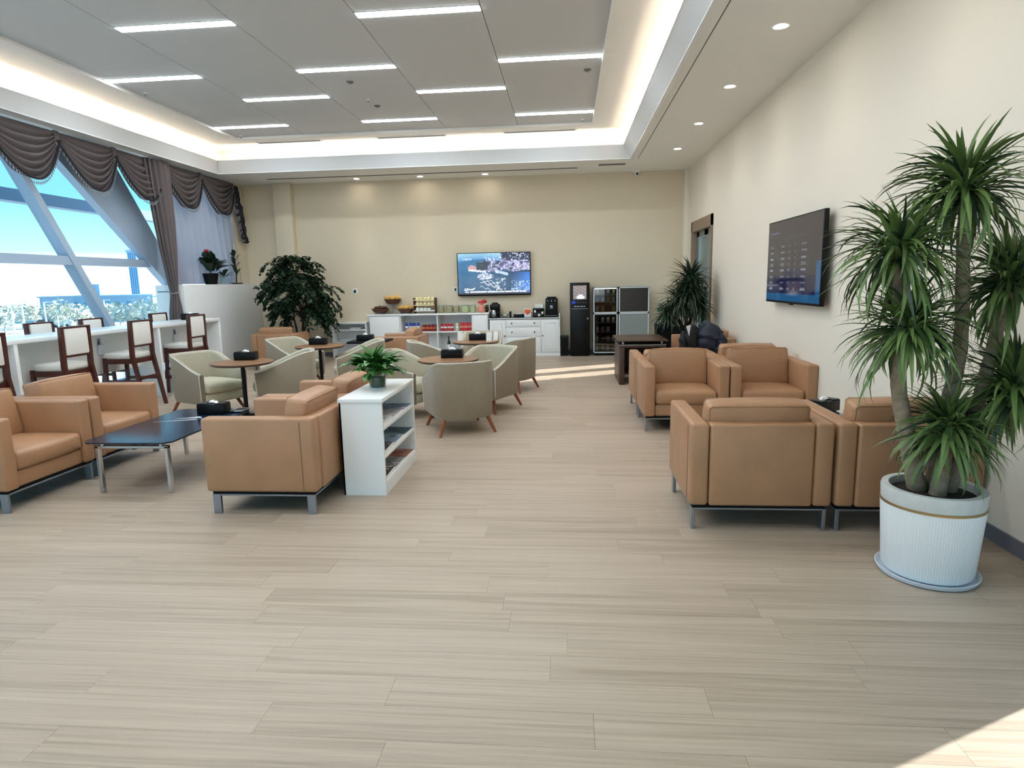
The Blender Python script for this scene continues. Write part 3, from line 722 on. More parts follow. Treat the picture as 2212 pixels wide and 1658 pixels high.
# ================================================================= BAR COUNTER AND STOOLS
BX0, BX1, BY0, BY1, BH = -6.6, -6.0, 3.9, 10.40, 1.085
t = thing('bar_counter', 'long white bar counter along the window', 'counter', (0, 0, 0))
obj('top', MB().rbox(BX0, BX1, BY0, BY1, BH-.05, BH, .006), 'white_gloss', t)
for y in (BY0, 6.28, 8.72, BY1-.05): obj('leg_panel', MB().rbox(BX0+.02, BX1-.005, y, y+.05, 0, BH-.05, .004), 'white', t)
ys_ = (BY0, 6.28, 8.72, BY1-.05)
for a, b in zip(ys_[:-1], ys_[1:]):
    obj('modesty_panel', MB().box(-6.32, -6.30, a+.05, b, .48, BH-.05), 'white', t); obj('foot_rail', MB().box(-6.33, -6.29, a+.05, b, .16, .20), 'white', t)
for i, y in enumerate((6.35, 7.9, 9.55)):
    t = thing('sanitizer_bottle', 'clear pump bottle hung under the white bar counter, %s from the left' % ORD[i], 'bottle', (-6.285, y, .74), 0, 'clear hanging bottles')
    obj('bottle', MB().rbox(-.015, .02, -.055, .055, 0, .14, .012, 2), 'saucer', t); obj('neck', MB().cyl((.002, 0, .14), (.002, 0, .19), .012, .008, 10), 'steel', t); obj('hook', MB().box(-.018, -.012, -.03, .03, .1, .22), 'steel', t)
def make_stool(name, label):
    # local front = +Y (towards the counter)
    t = thing(name, label, 'bar stool')
    for s in (-1, 1):
        x = s*.205
        obj('rear_leg', MB().prism([(-.225, 1.19), (-.265, 1.19), (-.255, .72), (-.37, 0), (-.335, 0), (-.205, .72)], x-.022, x+.022, 'x'), 'mahogany', t)
        obj('front_leg', MB().prism([(.19, .70), (.145, .70), (.175, 0), (.205, 0)], x-.02, x+.02, 'x'), 'mahogany', t)
        obj('side_stretcher', MB().box(x-.012, x+.012, -.27, .16, .36, .40), 'mahogany', t)
        obj('side_rail', MB().box(x-.015, x+.015, -.24, .17, .62, .68), 'mahogany', t)
    obj('front_stretcher', MB().box(-.2, .2, .155, .19, .22, .27), 'mahogany', t)
    obj('rear_stretcher', MB().box(-.2, .2, -.315, -.29, .40, .44), 'mahogany', t)
    for a_, b_ in ((-.235, -.215), (.15, .18)): obj('seat_rail', MB().box(-.2, .2, a_, b_, .62, .68), 'mahogany', t)
    obj('seat', MB().rbox(-.205, .205, -.21, .20, .675, .765, .03, 3, .012, cuts=1), 'stool_pad', t)
    M = Matrix.Translation((0, -.215, 0)) @ Matrix.Rotation(radians(-3), 4, 'X')
    obj('back_pad', MB().rbox(-.175, .175, -.03, .03, .86, 1.175, .02, 2, .004), 'stool_pad', t, loc=(0, -.238, 0))
    obj('top_rail', MB().rbox(-.22, .22, -.268, -.222, 1.172, 1.195, .004, 1), 'mahogany', t); obj('bottom_rail', MB().box(-.2, .2, -.258, -.218, .838, .862), 'mahogany', t)
    return t
GK = 'dark wood bar stools with cream pads'
st0 = make_stool('bar_stool', 'dark wood bar stool nearest the far end of the counter, cream back to the viewer')
st0.location = (-6.02, 9.33, 0); st0.rotation_euler = (0, 0, pi/2); st0['group'] = GK
for loc, rz, lab in (((-6.02, 8.03, 0), pi/2, 'dark wood bar stool with cream back, middle of the three on the near side'),
                     ((-6.02, 6.88, 0), pi/2, 'dark wood bar stool with cream back, directly behind the leftmost armchairs'),
                     ((-6.02, 5.72, 0), pi/2, 'dark wood bar stool at the left picture edge, only its legs showing'),
                     ((-6.82, 7.82, 0), -pi/2, 'cream-backed bar stool on the window side, nearest the left picture edge'),
                     ((-6.82, 8.75, 0), -pi/2, 'cream-backed bar stool on the window side in front of the slanted mullion'),
                     ((-6.82, 10.3, 0), -pi/2, 'cream-backed bar stool on the window side beside the tied curtain')):
    copy_tree(st0, loc, rz, lab, GK)

# ================================================================= MAGAZINE SHELF
t = thing('magazine_shelf', 'white open magazine shelf standing behind the tan armchairs', 'shelf', (0, 0, 0))
MX0, MX1, MY0, MY1, MH = -1.72, -1.39, 4.49, 5.47, .755
obj('top', MB().rbox(MX0-.008, MX1+.008, MY0-.008, MY1+.008, MH-.03, MH, .003), 'white_gloss', t)
obj('side_panel', MB().box(MX0, MX1, MY0, MY0+.022, 0, MH-.03), 'white_gloss', t); obj('side_panel', MB().box(MX0, MX1, MY1-.022, MY1, 0, MH-.03), 'white_gloss', t)
obj('back_panel', MB().box(MX0, MX0+.012, MY0, MY1, 0, MH-.03), 'white_gloss', t); obj('plinth', MB().box(MX1-.03, MX1-.002, MY0+.022, MY1-.022, 0, .08), 'white_gloss', t)
SHZ = (.10, .305, .525)
for z in SHZ: obj('shelf_board', MB().box(MX0+.012, MX1-.004, MY0+.022, MY1-.022, z-.022, z), 'white_gloss', t)
def magazine(label, x, y, z, w_, l_, h, rz, cols, seed):
    t = thing('magazine', label, 'magazine', (x, y, z), rz, 'magazines on the white shelf')
    obj('pages', MB().box(-w_/2+.002, w_/2-.002, -l_/2+.002, l_/2-.002, .001, h-.001), 'paper', t)
    rg = random.Random(seed); rects = [(rg.random(), rg.random(), rg.uniform(.1, .5), rg.uniform(.05, .3), rg.choice(cols)) for _ in range(14)]
    base = lin(cols[0])
    def fn(u, v):
        c = base
        for a, b, p, q, k in rects:
            if abs(u-a) < p/2 and abs(v-b) < q/2: c = lin(k)
        return c
    paint_grid('cover', 22, 28, lambda u, v: ((u-.5)*w_, (v-.5)*l_, h), fn, 'print', t)
MAG = [(2, 0, 'blue-grey magazine at the far end of the top shelf', ['#5A6E86', '#8C98A8', '#2E3E52', '#C8CCD2']), (2, 1, 'pale grey magazine in the middle of the top shelf', ['#A7A4AC', '#C9C7CC', '#7D7A86']), (2, 2, 'white patterned magazine at the near end of the top shelf', ['#DADADE', '#F0F0F0', '#5B5B66']),
       (1, 0, 'dark teal magazine at the far end of the middle shelf', ['#2B4654', '#1C303E', '#5C7F90']), (1, 1, 'light blue magazine in the middle of the middle shelf', ['#8AA3BC', '#C4D2DE', '#4A6078']), (1, 2, 'dark speckled magazine at the near end of the middle shelf', ['#3A3438', '#6C6266', '#1A181C', '#A89C98']),
       (0, 0, 'orange-brown magazine at the far end of the bottom shelf', ['#A8664E', '#C98A6C', '#7A4434']), (0, 1, 'grey newspaper in the middle of the bottom shelf', ['#8C9092', '#C4C8C8', '#5E6668']), (0, 2, 'black and white magazine at the near end of the bottom shelf', ['#2A2C2C', '#E4E4E0', '#6A5A50', '#101010'])]
for i, (lv, k, lab, cols) in enumerate(MAG):
    magazine(lab, -1.535, 5.29-.305*k, SHZ[lv], .26, .285, .012+.012*((i*7) % 3), .04*(i % 3-1), cols, i+5)

# ================================================================= BACK WALL: BUFFET, CABINETS, MACHINES
CY = 13.45    # cabinet fronts
def pt(px_, py_, Y):
    d = CR*((px_-1106)/FPX)-CU*((py_-829)/FPX)+CF; k = Y/d.y; return d.x*k, EYE+d.z*k
t = thing('snack_counter', 'long white snack counter with open shelves against the back wall', 'counter')
X0, X1, H = -4.33, -1.70, .95
obj('top', MB().rbox(X0-.06, X1+.02, CY-.03, YB-.002, H-.035, H, .006), 'white_gloss', t)
xs_ = [X0, -3.64, -2.82, -2.05, X1]
for x in xs_: obj('upright', MB().box(max(x-.012, X0), min(x+.012, X1), CY, YB-.01, 0, H-.035), 'cabinet', t)
obj('back_board', MB().box(X0, X1, YB-.02, YB-.01, 0, H-.035), 'cabinet', t); obj('bottom_board', MB().box(X0, X1, CY, YB-.02, .06, .085), 'cabinet', t); obj('plinth', MB().box(X0, X1, CY+.03, CY+.05, 0, .06), 'cabinet', t)
for a, b in ((-3.628, -2.832), (-2.808, -2.062)): obj('shelf_board', MB().box(a, b, CY+.01, YB-.02, .535, .56), 'cabinet', t)
for a, b, hx in ((X0+.012, -3.652, -3.70), (-2.038, X1-.012, -1.99)):
    d = obj('door', MB().rbox(a+.003, b-.003, CY-.02, CY-.002, .09, H-.045, .004), 'cabinet', t); obj('handle', MB().tube([(hx, CY-.022, .45), (hx, CY-.04, .46), (hx, CY-.04, .60), (hx, CY-.022, .61)], .005, 6), 'white', d)
# packs in the open shelves
def pack(name, label, cat, x, z, w_, h, m, d_=.07, cap=None, kind='box', y=CY+.13):
    t = thing(name, label, cat, (x, y, z), 0, 'drinks and packs in the snack counter')
    if kind == 'box': obj('body', MB().rbox(-w_/2, w_/2, -d_/2, d_/2, 0, h, .008), m, t); obj('band', MB().box(-w_/2-.001, w_/2+.001, -d_/2-.001, d_/2+.001, h*.35, h*.6), cap or 'paper', t)
    elif kind == 'can': obj('body', MB().lathe([(w_*.42, 0), (w_*.5, .008), (w_*.5, h-.012), (w_*.43, h)], 14), m, t); obj('band', MB().lathe([(w_*.503, h*.4), (w_*.503, h*.62)], 14), cap or 'paper', t); obj('lid', MB().lathe([(w_*.43, h), (w_*.40, h+.003)], 14), 'steel', t)
    elif kind == 'bottle': obj('body', MB().lathe([(w_*.45, 0), (w_*.5, .01), (w_*.5, h*.6), (w_*.2, h*.78), (w_*.17, h*.96)], 16), m, t); obj('label_band', MB().lathe([(w_*.505, h*.2), (w_*.505, h*.5)], 16), cap or 'paper', t); obj('cap', MB().lathe([(w_*.19, h*.93), (w_*.19, h), (w_*.15, h)], 12), 'black', t)
for i in range(4): pack('drink_can', 'blue drink can in the left open shelf, %s from the left' % ORD[i], 'can', -3.53+.085*i, .56, .068, .19, 'blue', kind='can')
for i in range(4): pack('snack_pack', 'dark red snack pack in the left open shelf, %s from the left' % ORD[i], 'packet', -3.14+.08*i, .56, .07, .15, 'red_dark', cap='orange')
for i in range(4): pack('drink_can', 'red drink can in the right open shelf, %s from the left' % ORD[i], 'can', -2.74+.075*i, .56, .066, .16, 'red', kind='can')
pack('biscuit_pack', 'pale biscuit pack between red cans and red bag', 'packet', -2.40, .56, .06, .17, 'greens')
for i in range(3): pack('candy_bag', 'bright red bag at the right end of the open shelf, %s from the left' % ORD[i], 'bag', -2.30+.09*i, .56, .085, .18, 'red', cap='pink')
pack('wine_bottle', 'dark green wine bottle on the lower shelf', 'bottle', -2.60, .085, .075, .36, 'bottle_green', kind='bottle')
for i in range(3): pack('water_bottle', 'blue water bottle on the lower shelf, %s from the left' % ORD[i], 'bottle', -2.32+.1*i, .085, .095, .40, 'water_blue', kind='bottle', cap='water_blue')
# ---- baskets and dishes on the snack counter
def basket(label, x, w_, h, lift, fill, n, y=CY+.2):
    t = thing('bread_basket', label, 'basket', (x, y, H+lift), 0, 'brown baskets on the snack counter')
    if lift: obj('stand', MB().cyl((0, 0, -lift), (0, 0, .01), .012, n=8).lathe([(.12, -lift), (.12, -lift+.012), (.01, -lift+.016)], 20), 'steel', t)
    obj('body', MB().lathe([(w_*.32, 0), (w_*.36, .01), (w_*.5, h), (w_*.52, h+.012), (w_*.48, h+.008), (w_*.34, .02), (.001, .02)], 20), 'basket', t)
    rg = random.Random(int(w_*1000)+n)
    for k in range(n):
        a = rg.random()*6.28; r = rg.random()**.5*w_*.33
        obj('roll' if fill == 'bread' else 'sweet', MB().sphere((r*cos(a), r*sin(a), h+.02+.03*(1-r/(w_*.5))), .062 if fill == 'bread' else .034, 8, 6, (1.3, .9, .8)), fill, t)
basket('low brown basket of dark wrapped sweets at the left end of the snack counter', -4.13, .38, .08, .03, 'choc', 14)
basket('raised brown basket of bread on a stand on the snack counter', -3.86, .36, .09, .22, 'bread', 10, CY+.27)
basket('brown basket heaped with yellow bread rolls on the snack counter', -3.55, .36, .08, .02, 'bread', 10)
t = thing('tiered_stand', 'three-tier stand of cream pastries on the snack counter', 'stand', (-3.11, CY+.2, H))
for s in (-1, 1): obj('side_frame', MB().rbox(s*.235-.008, s*.235+.008, -.11, .11, 0, .34, .004), 'basket', t)
for k, z in enumerate((.05, .17, .28)):
    tr = obj('tray', MB().rbox(-.23, .23, -.12, .12, z, z+.02, .006), 'white' if k == 0 else 'cream', t)
    for q in range(5 if k else 4):
        obj('pastry', MB().rbox(-.20+.085*q, -.125+.085*q, -.09, .09, z+.02, z+.075, .02, 2), 'white' if k == 0 else 'cream', tr)
for i, (x, m, lab, w_) in enumerate(((-2.75, 'nuts', 'glass jar of brown nuts beside the tiered stand', .15), (-2.57, 'nuts', 'rounded glass jar of pale nuts, second jar from the tiered stand', .17), (-2.41, 'nuts', 'glass jar of wrapped nuts, third jar from the tiered stand', .15), (-2.22, 'greens', 'wide glass jar of green-wrapped candy', .2), (-2.05, 'greens', 'small glass jar of pale green candy next to the pink bag', .13))):
    t = thing('glass_jar', lab, 'jar', (x, CY+.17, H), 0, 'glass jars on the snack counter')
    obj('contents', MB().lathe([(w_*.38, .012), (w_*.46, .05), (w_*.46, .11), (w_*.3, .15), (.001, .16)], 14), m, t)
    obj('jar', MB().lathe([(w_*.42, 0), (w_*.5, .03), (w_*.5, .14), (w_*.4, .175), (w_*.42, .18)], 18), 'glass_clear', t)
    obj('rim', MB().lathe([(w_*.40, .172), (w_*.44, .176), (w_*.44, .184), (w_*.40, .188)], 18), 'bead', t)
t = thing('gift_bag', 'pink snack bag with a bow at the right end of the snack counter', 'bag', (-1.86, CY+.16, H))
obj('bag', MB().lathe([(.05, 0), (.085, .03), (.08, .12), (.03, .17), (.05, .21)], 12), 'pink', t); obj('bow', MB().sphere((.06, 0, .24), .055, 8, 6, (1.2, .6, .8)).sphere((-.03, 0, .22), .04, 8, 6, (1.2, .6, .8)), 'red', t)
t = thing('small_plant', 'small dark green plant between the pink bag and the kettle', 'plant', (-1.75, CY+.2, H)); obj('pot', MB().lathe([(.03, 0), (.04, .05)], 12), 'black', t)
for k in range(9): a = k*.7; obj('leaf', MB().sphere((.03*cos(a), .03*sin(a), .07+.008*k), .025, 6, 5, (1, .6, 1.4)), 'leaf_c', t)
# ---- white drawer cabinet
t = thing('drawer_cabinet', 'white cabinet with drawers and dark stone top against the back wall', 'cabinet')
X0, X1, H2 = -1.675, -.165, .83
obj('body', MB().box(X0, X1, CY+.02, YB-.01, .06, H2-.03), 'cabinet', t); obj('plinth', MB().box(X0, X1, CY+.005, YB-.01, 0, .07), 'cabinet', t)
obj('worktop', MB().rbox(X0-.01, X1+.015, CY-.015, YB-.005, H2-.03, H2, .004), 'granite', t); obj('top_edge', MB().box(X0-.012, X1+.017, CY-.018, CY-.0155, H2-.022, H2-.006), 'white', t)
obj('side_panel', MB().box(X1-.005, X1+.015, CY-.01, YB-.01, 0, H2+.09), 'cabinet', t)
def door(a, b, z0, z1, kx, kz):
    d = obj('door', MB().rbox(a, b, CY, CY+.018, z0, z1, .003), 'cabinet', t)
    obj('moulding', MB().box(a+.07, b-.07, CY-.008, CY, z0+.07, z0+.085).box(a+.07, b-.07, CY-.008, CY, z1-.085, z1-.07).box(a+.07, a+.085, CY-.008, CY, z0+.07, z1-.07).box(b-.085, b-.07, CY-.008, CY, z0+.07, z1-.07), 'cabinet', d)
    obj('knob', MB().sphere((kx, CY-.02, kz), .015, 8, 6), 'knob', d)
door(X0+.01, -1.325, .08, .79, -1.35, .44); door(-.555, X1-.015, .08, .79, -.525, .44)
for z0, z1 in ((.635, .79), (.42, .625), (.08, .41)):
    d = obj('drawer', MB().rbox(-1.315, -.565, CY, CY+.018, z0, z1, .003), 'cabinet', t)
    for kx in (-1.19, -.70): obj('knob', MB().sphere((kx, CY-.02, (z0+z1)/2), .015, 8, 6), 'knob', d)
def on(name, label, cat, x, y=CY+.18, z=H2, rz=0): return thing(name, label, cat, (x, y, z), rz)
t = on('kettle', 'black and steel water dispenser kettle on the cabinet', 'kettle', -1.56)
obj('body', MB().rbox(-.11, .11, -.1, .12, .17, .30, .04, 3), 'black', t); obj('column', MB().rbox(-.10, .10, .03, .12, .0, .2, .02), 'black', t); obj('base', MB().rbox(-.1, .1, -.1, .12, 0, .02, .006), 'black', t)
obj('jug', MB().lathe([(.05, 0), (.055, .05), (.05, .13), (.04, .15)], 16, (-.03, -.035, .02)), 'chrome', t); obj('jug_handle', MB().tube([(.02, -.04, .04), (.06, -.05, .05), (.06, -.05, .13), (.02, -.04, .15)], .008, 6), 'black', t); obj('lid', MB().lathe([(.07, .30), (.06, .325), (.02, .33)], 16), 'black', t)
t = on('glass_bowl', 'shallow clear glass bowl with white tissue next to the kettle', 'bowl', -1.35); obj('bowl', MB().lathe([(.04, 0), (.06, .01), (.1, .08), (.097, .08), (.055, .015), (.001, .012)], 20), 'glass_clear', t); obj('tissue', MB().sphere((0, 0, .045), .04, 8, 6, (1.1, 1, .7)), 'tissue', t)
t = on('napkin_holder', 'small black upright holder beside the glass bowl', 'holder', -1.23); obj('plate', MB().rbox(-.03, .03, -.05, .05, 0, .01, .003), 'black', t); obj('upright', MB().rbox(-.025, .025, .0, .02, 0, .13, .004), 'black', t)
t = on('storage_box', 'flat black box with white papers on the cabinet', 'box', -1.04); obj('body', MB().rbox(-.115, .115, -.07, .07, 0, .07, .005), 'black', t); obj('papers', MB().box(-.06, .06, -.04, .04, .07, .085), 'paper', t)
t = on('tea_box', 'orange and white box on the cabinet', 'box', -.85); obj('body', MB().rbox(-.075, .075, -.05, .05, 0, .18, .006), 'paper', t); obj('label_panel', MB().prism([(-.068, .17), (.068, .17), (.068, .10), (0, .05), (-.068, .10)], -.0515, -.05, 'y'), 'orange', t)
t = on('cup_caddy', 'black caddy with white paper cups beside the coffee machine', 'caddy', -.62); obj('body', MB().rbox(-.12, .12, -.08, .08, 0, .12, .006).rbox(-.12, .12, .0, .08, .12, .19, .006), 'black', t)
for k in range(3): obj('divider', MB().box(-.118+.075*k, -.055+.075*k, -.083, -.079, .03, .08), 'vent_dark', t)
for k in range(4): obj('cup', MB().lathe([(.022, 0), (.032, .09), (.029, .09)], 12, (-.04+.045*k, .04, .19)), 'paper', t)
for k, (a, b) in enumerate(((-.09, .13), (.0, .05), (.07, .10))): obj('sachet', MB().box(a, a+.04, -.085, -.081, b-.03, b+.02), 'paper', t)
t = on('coffee_machine', 'black coffee machine at the right end of the cabinet', 'coffee machine', -.33, CY+.2)
obj('body', MB().rbox(-.13, .13, -.12, .15, .03, .40, .02, 3), 'black', t); obj('top_tray', MB().rbox(-.1, .1, -.08, .12, .40, .43, .01), 'black', t); obj('base', MB().rbox(-.14, .14, -.16, .15, 0, .03, .006), 'black', t)
obj('control_panel', MB().rbox(-.11, .11, -.126, -.118, .31, .38, .004), 'black_matte', t); obj('spout', MB().rbox(-.03, .03, -.16, -.1, .18, .25, .01), 'steel', t); obj('drip_grille', MB().box(-.12, .12, -.165, -.12, .031, .037), 'steel', t)
for k in range(3): obj('button', MB().cyl((-.08+.08*k, -.125, .345), (-.08+.08*k, -.132, .345), .012, n=10), 'bead', t)
# ---- low shelf
t = thing('low_shelf', 'low white open shelf between the leafy tree and the snack counter', 'shelf')
obj('frame', MB().box(-5.22, -4.42, CY+.05, YB-.01, .75, .78).box(-5.22, -5.19, CY+.05, YB-.01, 0, .75).box(-4.45, -4.42, CY+.05, YB-.01, 0, .75).box(-5.22, -4.42, YB-.03, YB-.01, 0, .75), 'cabinet', t)
for z in (.05, .33, .60): obj('shelf_board', MB().box(-5.19, -4.45, CY+.06, YB-.03, z, z+.025), 'cabinet', t)
for i, (x, z) in enumerate(((-4.7, .625), (-4.95, .355))):
    k = thing('newspaper_stack', 'grey stack of papers on the low white shelf, %s board' % ('upper', 'middle')[i], 'papers', (x, CY+.2, z)); obj('lower_sheets', MB().box(-.13, .13, -.1, .1, 0, .02), 'marble', k); obj('upper_sheets', MB().box(-.12, .12, -.09, .1, .02, .035), 'paper', k)
# ---- bin, vending machine, fridge
t = thing('waste_bin', 'slim black waste bin between the cabinet and the vending machine', 'bin', (-.06, 13.55, 0)); obj('body', MB().prism([(-.075, 0), (.075, 0), (.09, .40), (-.09, .40)], -.13, .13, 'y'), 'black_matte', t); obj('bag', MB().box(-.092, .092, -.132, .132, .37, .41), 'black', t); obj('rim', MB().tube([(-.09, -.13, .41), (.09, -.13, .41), (.09, .13, .41), (-.09, .13, .41), (-.09, -.13, .41)], .006, 6), 'black', t)
t = thing('drinks_machine', 'tall black hot drinks machine with a lit picture panel', 'drinks machine', (.27, 13.33, 0))
obj('body', MB().rbox(-.205, .205, 0, .45, .02, 1.55, .008), 'black', t); obj('foot', MB().box(-.18, .18, .02, .4, 0, .02), 'black_matte', t)
def vfn(u, v):
    b = .1+.12*abs(sin(u*17+3*sin(v*11)))*abs(cos(v*13+u*7))
    c = (b*1.5, b*1.1, b*1.1)
    if (u-.55)**2/.10+(v-.15)**2/.016 < 1 or (abs(u-.55) < .16 and .12 < v < .36): c = (.75, .78, .8)
    return c
obj('picture_frame', MB().rbox(-.15, .15, -.006, .002, 1.19, 1.50, .003), 'black_matte', t)
paint_grid('picture_panel', 40, 44, lambda u, v: (-.14+.28*u, -.0075, 1.20+.29*v), vfn, 'vend_pic', t)
obj('touch_button', MB().rbox(-.165, -.09, -.006, .001, 1.11, 1.165, .003), 'icon_blue', t)
for k in range(4): obj('touch_button', MB().rbox(-.06+.055*k, -.02+.055*k, -.004, .001, 1.115, 1.16, .003), 'vent_dark', t)
lt = MB()
for k, w_ in enumerate((.03, .02, .025, .018, .03, .022, .028)): lt.box(-.12+.034*k, -.12+.034*k+w_, -.002, .001, 1.045, 1.06)
obj('lettering', lt, 'bead', t); obj('trim_line', MB().box(-.18, .18, -.003, .001, 1.0, 1.008), 'steel', t); obj('lower_door', MB().rbox(-.195, .195, -.008, 0, .06, .97, .004), 'black', t); obj('lock', MB().cyl((.165, -.008, .80), (.165, -.02, .80), .018, n=12), 'steel', t)
t = thing('display_fridge', 'four-panel silver-framed display fridge with dark glass doors', 'fridge', (0, 13.35, 0))
obj('cabinet_body', MB().box(.56, 1.70, .44, .48, .06, 1.44).box(.56, .575, .03, .44, .06, 1.44).box(1.685, 1.70, .03, .44, .06, 1.44).box(1.06, 1.085, .03, .44, .06, 1.44).box(.575, 1.685, .03, .44, .06, .08).box(.575, 1.685, .03, .44, 1.42, 1.44).box(.575, 1.06, .03, .44, .895, .91), 'black_matte', t)
for x in (.6, 1.66): obj('foot', MB().cyl((x, .08, 0), (x, .08, .06), .02, n=10).cyl((x, .42, 0), (x, .42, .06), .02, n=10), 'black', t)
def fdoor(a, b, z0, z1, m):
    f = .022; d = obj('door', MB().box(a, b, -.01, .025, z0, z0+f).box(a, b, -.01, .025, z1-f, z1).box(a, a+f, -.01, .025, z0, z1).box(b-f, b, -.01, .025, z0, z1), 'bead', t)
    obj('pane', MB().box(a+f, b-f, .004, .010, z0+f, z1-f), m, d)
fdoor(.555, 1.06, .06, .90, 'glass_smoke'); fdoor(.555, 1.06, .905, 1.44, 'glass_smoke'); fdoor(1.085, 1.71, .42, .90, 'fridge_grey'); fdoor(1.085, 1.71, .905, 1.44, 'pane_reflection')
obj('lower_panel', MB().box(1.07, 1.70, .0, .03, .06, .42), 'black_matte', t)
obj('fill_strip', MB().box(.58, 1.055, .04, .05, 1.405, 1.42), 'fridge_fill', t); obj('fill_strip', MB().box(.58, 1.055, .04, .05, .88, .893), 'fridge_fill', t)  # added glowing strips that light up the cans
FZ = (.10, .30, .50, .70, .93, 1.13, 1.27)
for z in FZ[1:4]+FZ[5:]: obj('shelf_rack', MB().box(.577, 1.058, .05, .43, z-.008, z), 'steel', t)
for j, z in enumerate(FZ):
    for i in range(4):
        if (i+j*3) % 5 == 4: continue
        c = thing('canned_drink', 'pale can in the fridge, %s shelf up, %s slot from the left' % (ORD[j], ORD[i]), 'can', (.64+.115*i, 13.35+.10, z), 0, 'drinks inside the display fridge')
        obj('body', MB().lathe([(.03, 0), (.035, .008), (.035, .095), (.028, .11)], 12), ('bead', 'greens', 'paper', 'nuts')[(i+j) % 4], c); obj('lid', MB().lathe([(.028, .11), (.026, .114)], 12), 'steel', c)
# ---- TV on the back wall
def _h(i, j): q = sin(i*127.1+j*311.7)*43758.5453; return q-math.floor(q)
def vn(x, y):
    i, j = math.floor(x), math.floor(y); f, g = x-i, y-j; f = f*f*(3-2*f); g = g*g*(3-2*g)
    return (_h(i, j)*(1-f)+_h(i+1, j)*f)*(1-g)+(_h(i, j+1)*(1-f)+_h(i+1, j+1)*f)*g
def fb(x, y): return .5*vn(x, y)+.3*vn(2.1*x+7, 2.1*y+3)+.2*vn(4.3*x+1, 4.3*y+9)
def mixc(a, b, t): t = max(0, min(1, t)); return tuple(a[k]+(b[k]-a[k])*t for k in range(3))
def tvfn(u, v):      # harbour seen from the air: pale sky band, hazy town, dark water, ship decks, caption strip
    n = fb(u*9, v*6); m_ = fb(u*26, v*17+5); k_ = fb(u*60, v*38)
    c = mixc((.004, .035, .10), (.03, .20, .42), (1-u)*.8*(.4+v)+.35*(n-.5))
    sky = .80+.05*sin(u*5)+.06*(n-.5)
    if v > sky: c = mixc((.08, .30, .62), (.45, .75, .9), (v-sky)*5+.3*(n-.5))
    if u > .60 and v > .80+.08*(m_-.5): c = mixc((.008, .008, .05), (.20, .16, .32), (k_-.45)*2)
    town = .56+.10*(n-.4)
    if u > .32 and town < v < .82: c = mixc((.01, .02, .10), (.62, .58, .95), (m_-.38)*3.2*(.3+min(1, (u-.25)*1.6)))
    if u > .36 and v > town and k_ > .66: c = (.85, .85, .98)
    if .26 < u < .42 and .60 < v < .78 and n < .56: c = (.004, .02, .035)
    if (u-.20)**2/.0035+(v-.635)**2/.006 < 1+.8*(k_-.5): c = mixc(c, (.75, .42, .40), .8)
    if u > .74 and v < .52: c = mixc(c, (.02, .22, .85), min(1, (u-.74)*4)*(.3+n))
    if .15 < u < .39 and abs(v-(.60-.22*(u-.15))+.04*(k_-.5)) < .022: c = (.85, .92, 1)
    if .52 < u < .70 and abs(v-(.56-.42*(u-.52))+.05*(m_-.5)) < .035: c = mixc((.10, .35, .7), (.8, .95, 1), m_*1.3)
    if .27 < u < .50 and .37 < v < .52 and abs(v-.44) < .09*(1-abs(u-.38)*5): c = mixc((.05, .12, .35), (.9, .97, 1), (k_-.35)*3)
    for o, a, b in ((.43, .28, .52), (.37, .30, .56), (.31, .31, .60), (.27, .36, .62), (.20, .30, .46)):
        w_ = o-.62*(u-a)+.02*sin(u*75+o*40)
        if a < u < b and abs(v-w_) < .010: c = mixc(c, (.9, .95, 1), .55+.6*(k_-.4))
    if .53 < u < .66 and .10 < v < .40 and k_ > .60: c = (.75, .85, 1)
    if u > .74 and .08 < v < .32: c = mixc(c, (.55, .78, 1), (k_-.48)*4)
    if .06 < u < .20 and .84 < v < .885 and vn(u*160, v*60) > .45: c = (.6, .8, .95)
    if .075 < u < .13 and .085 < v < .15 and vn(u*120, v*60) > .35: c = (.75, .88, 1)
    if ((u-.175)**2*9+(v-.155)**2*12 < .03) and ((u-.172)**2*9+(v-.185)**2*12 > .03): c = (.92, .96, 1)
    if .09 < u < .95 and .04 < v < .082 and (u > .24 or not .15 < u < .165) and vn(u*170, v*70) > .30: c = (.93, .96, 1)
    if v < .03: c = (.004, .006, .02)
    return c
t = thing('wall_television', 'wall-mounted television on the back wall showing a blue harbour picture', 'television', (0, 0, 0))
obj('casing', MB().rbox(-2.39, -.78, 13.745, 13.80, 1.305, 2.235, .006), 'black', t); obj('wall_bracket', MB().box(-1.9, -1.3, 13.80, YB, 1.5, 2.0), 'black_matte', t)
paint_grid('screen', 190, 108, lambda u, v: (-2.372+1.574*u, 13.7435, 1.338+.882*v), tvfn, 'tv_pic', t)
# ---- TV on the right wall (flight information rows)
def infofn(u, v):   # u: 0 far .. 1 near, v up
    c = (.035, .032, .045)
    if v < .09 or (u > .93 and v < .47): c = (.012, .10, .24)
    elif v < .32: c = (.006, .008, .05)
    elif v < .40 and u > .35 and u < .75: c = (.008, .01, .05)
    for r in range(8):
        vv = .68-.075*r
        for (a, b, s) in ((.06, .13, 1), (.28, .36, .8), (.42, .47, .45), (.54, .57, .4), (.67, .76, .8)):
            if abs(v-vv) < .013 and a < u < b and sin(u*330+r*3)+sin(v*700) > -.5: c = (.30*s, .33*s, .40*s)
    if abs(v-.86) < .012 and .06 < u < .22 and sin(u*300) > -.5: c = (.16, .15, .30)
    if abs(v-.775) < .006 and .3 < u < .8 and sin(u*240) > .2: c = (.08, .09, .12)
    return c
t = thing('wall_television', 'wall-mounted television on the right wall showing rows of dim text', 'television', (0, 0, 0))
TX, TY0, TY1, TZ0, TZ1 = 2.44, 6.33, 7.99, 1.295, 2.225
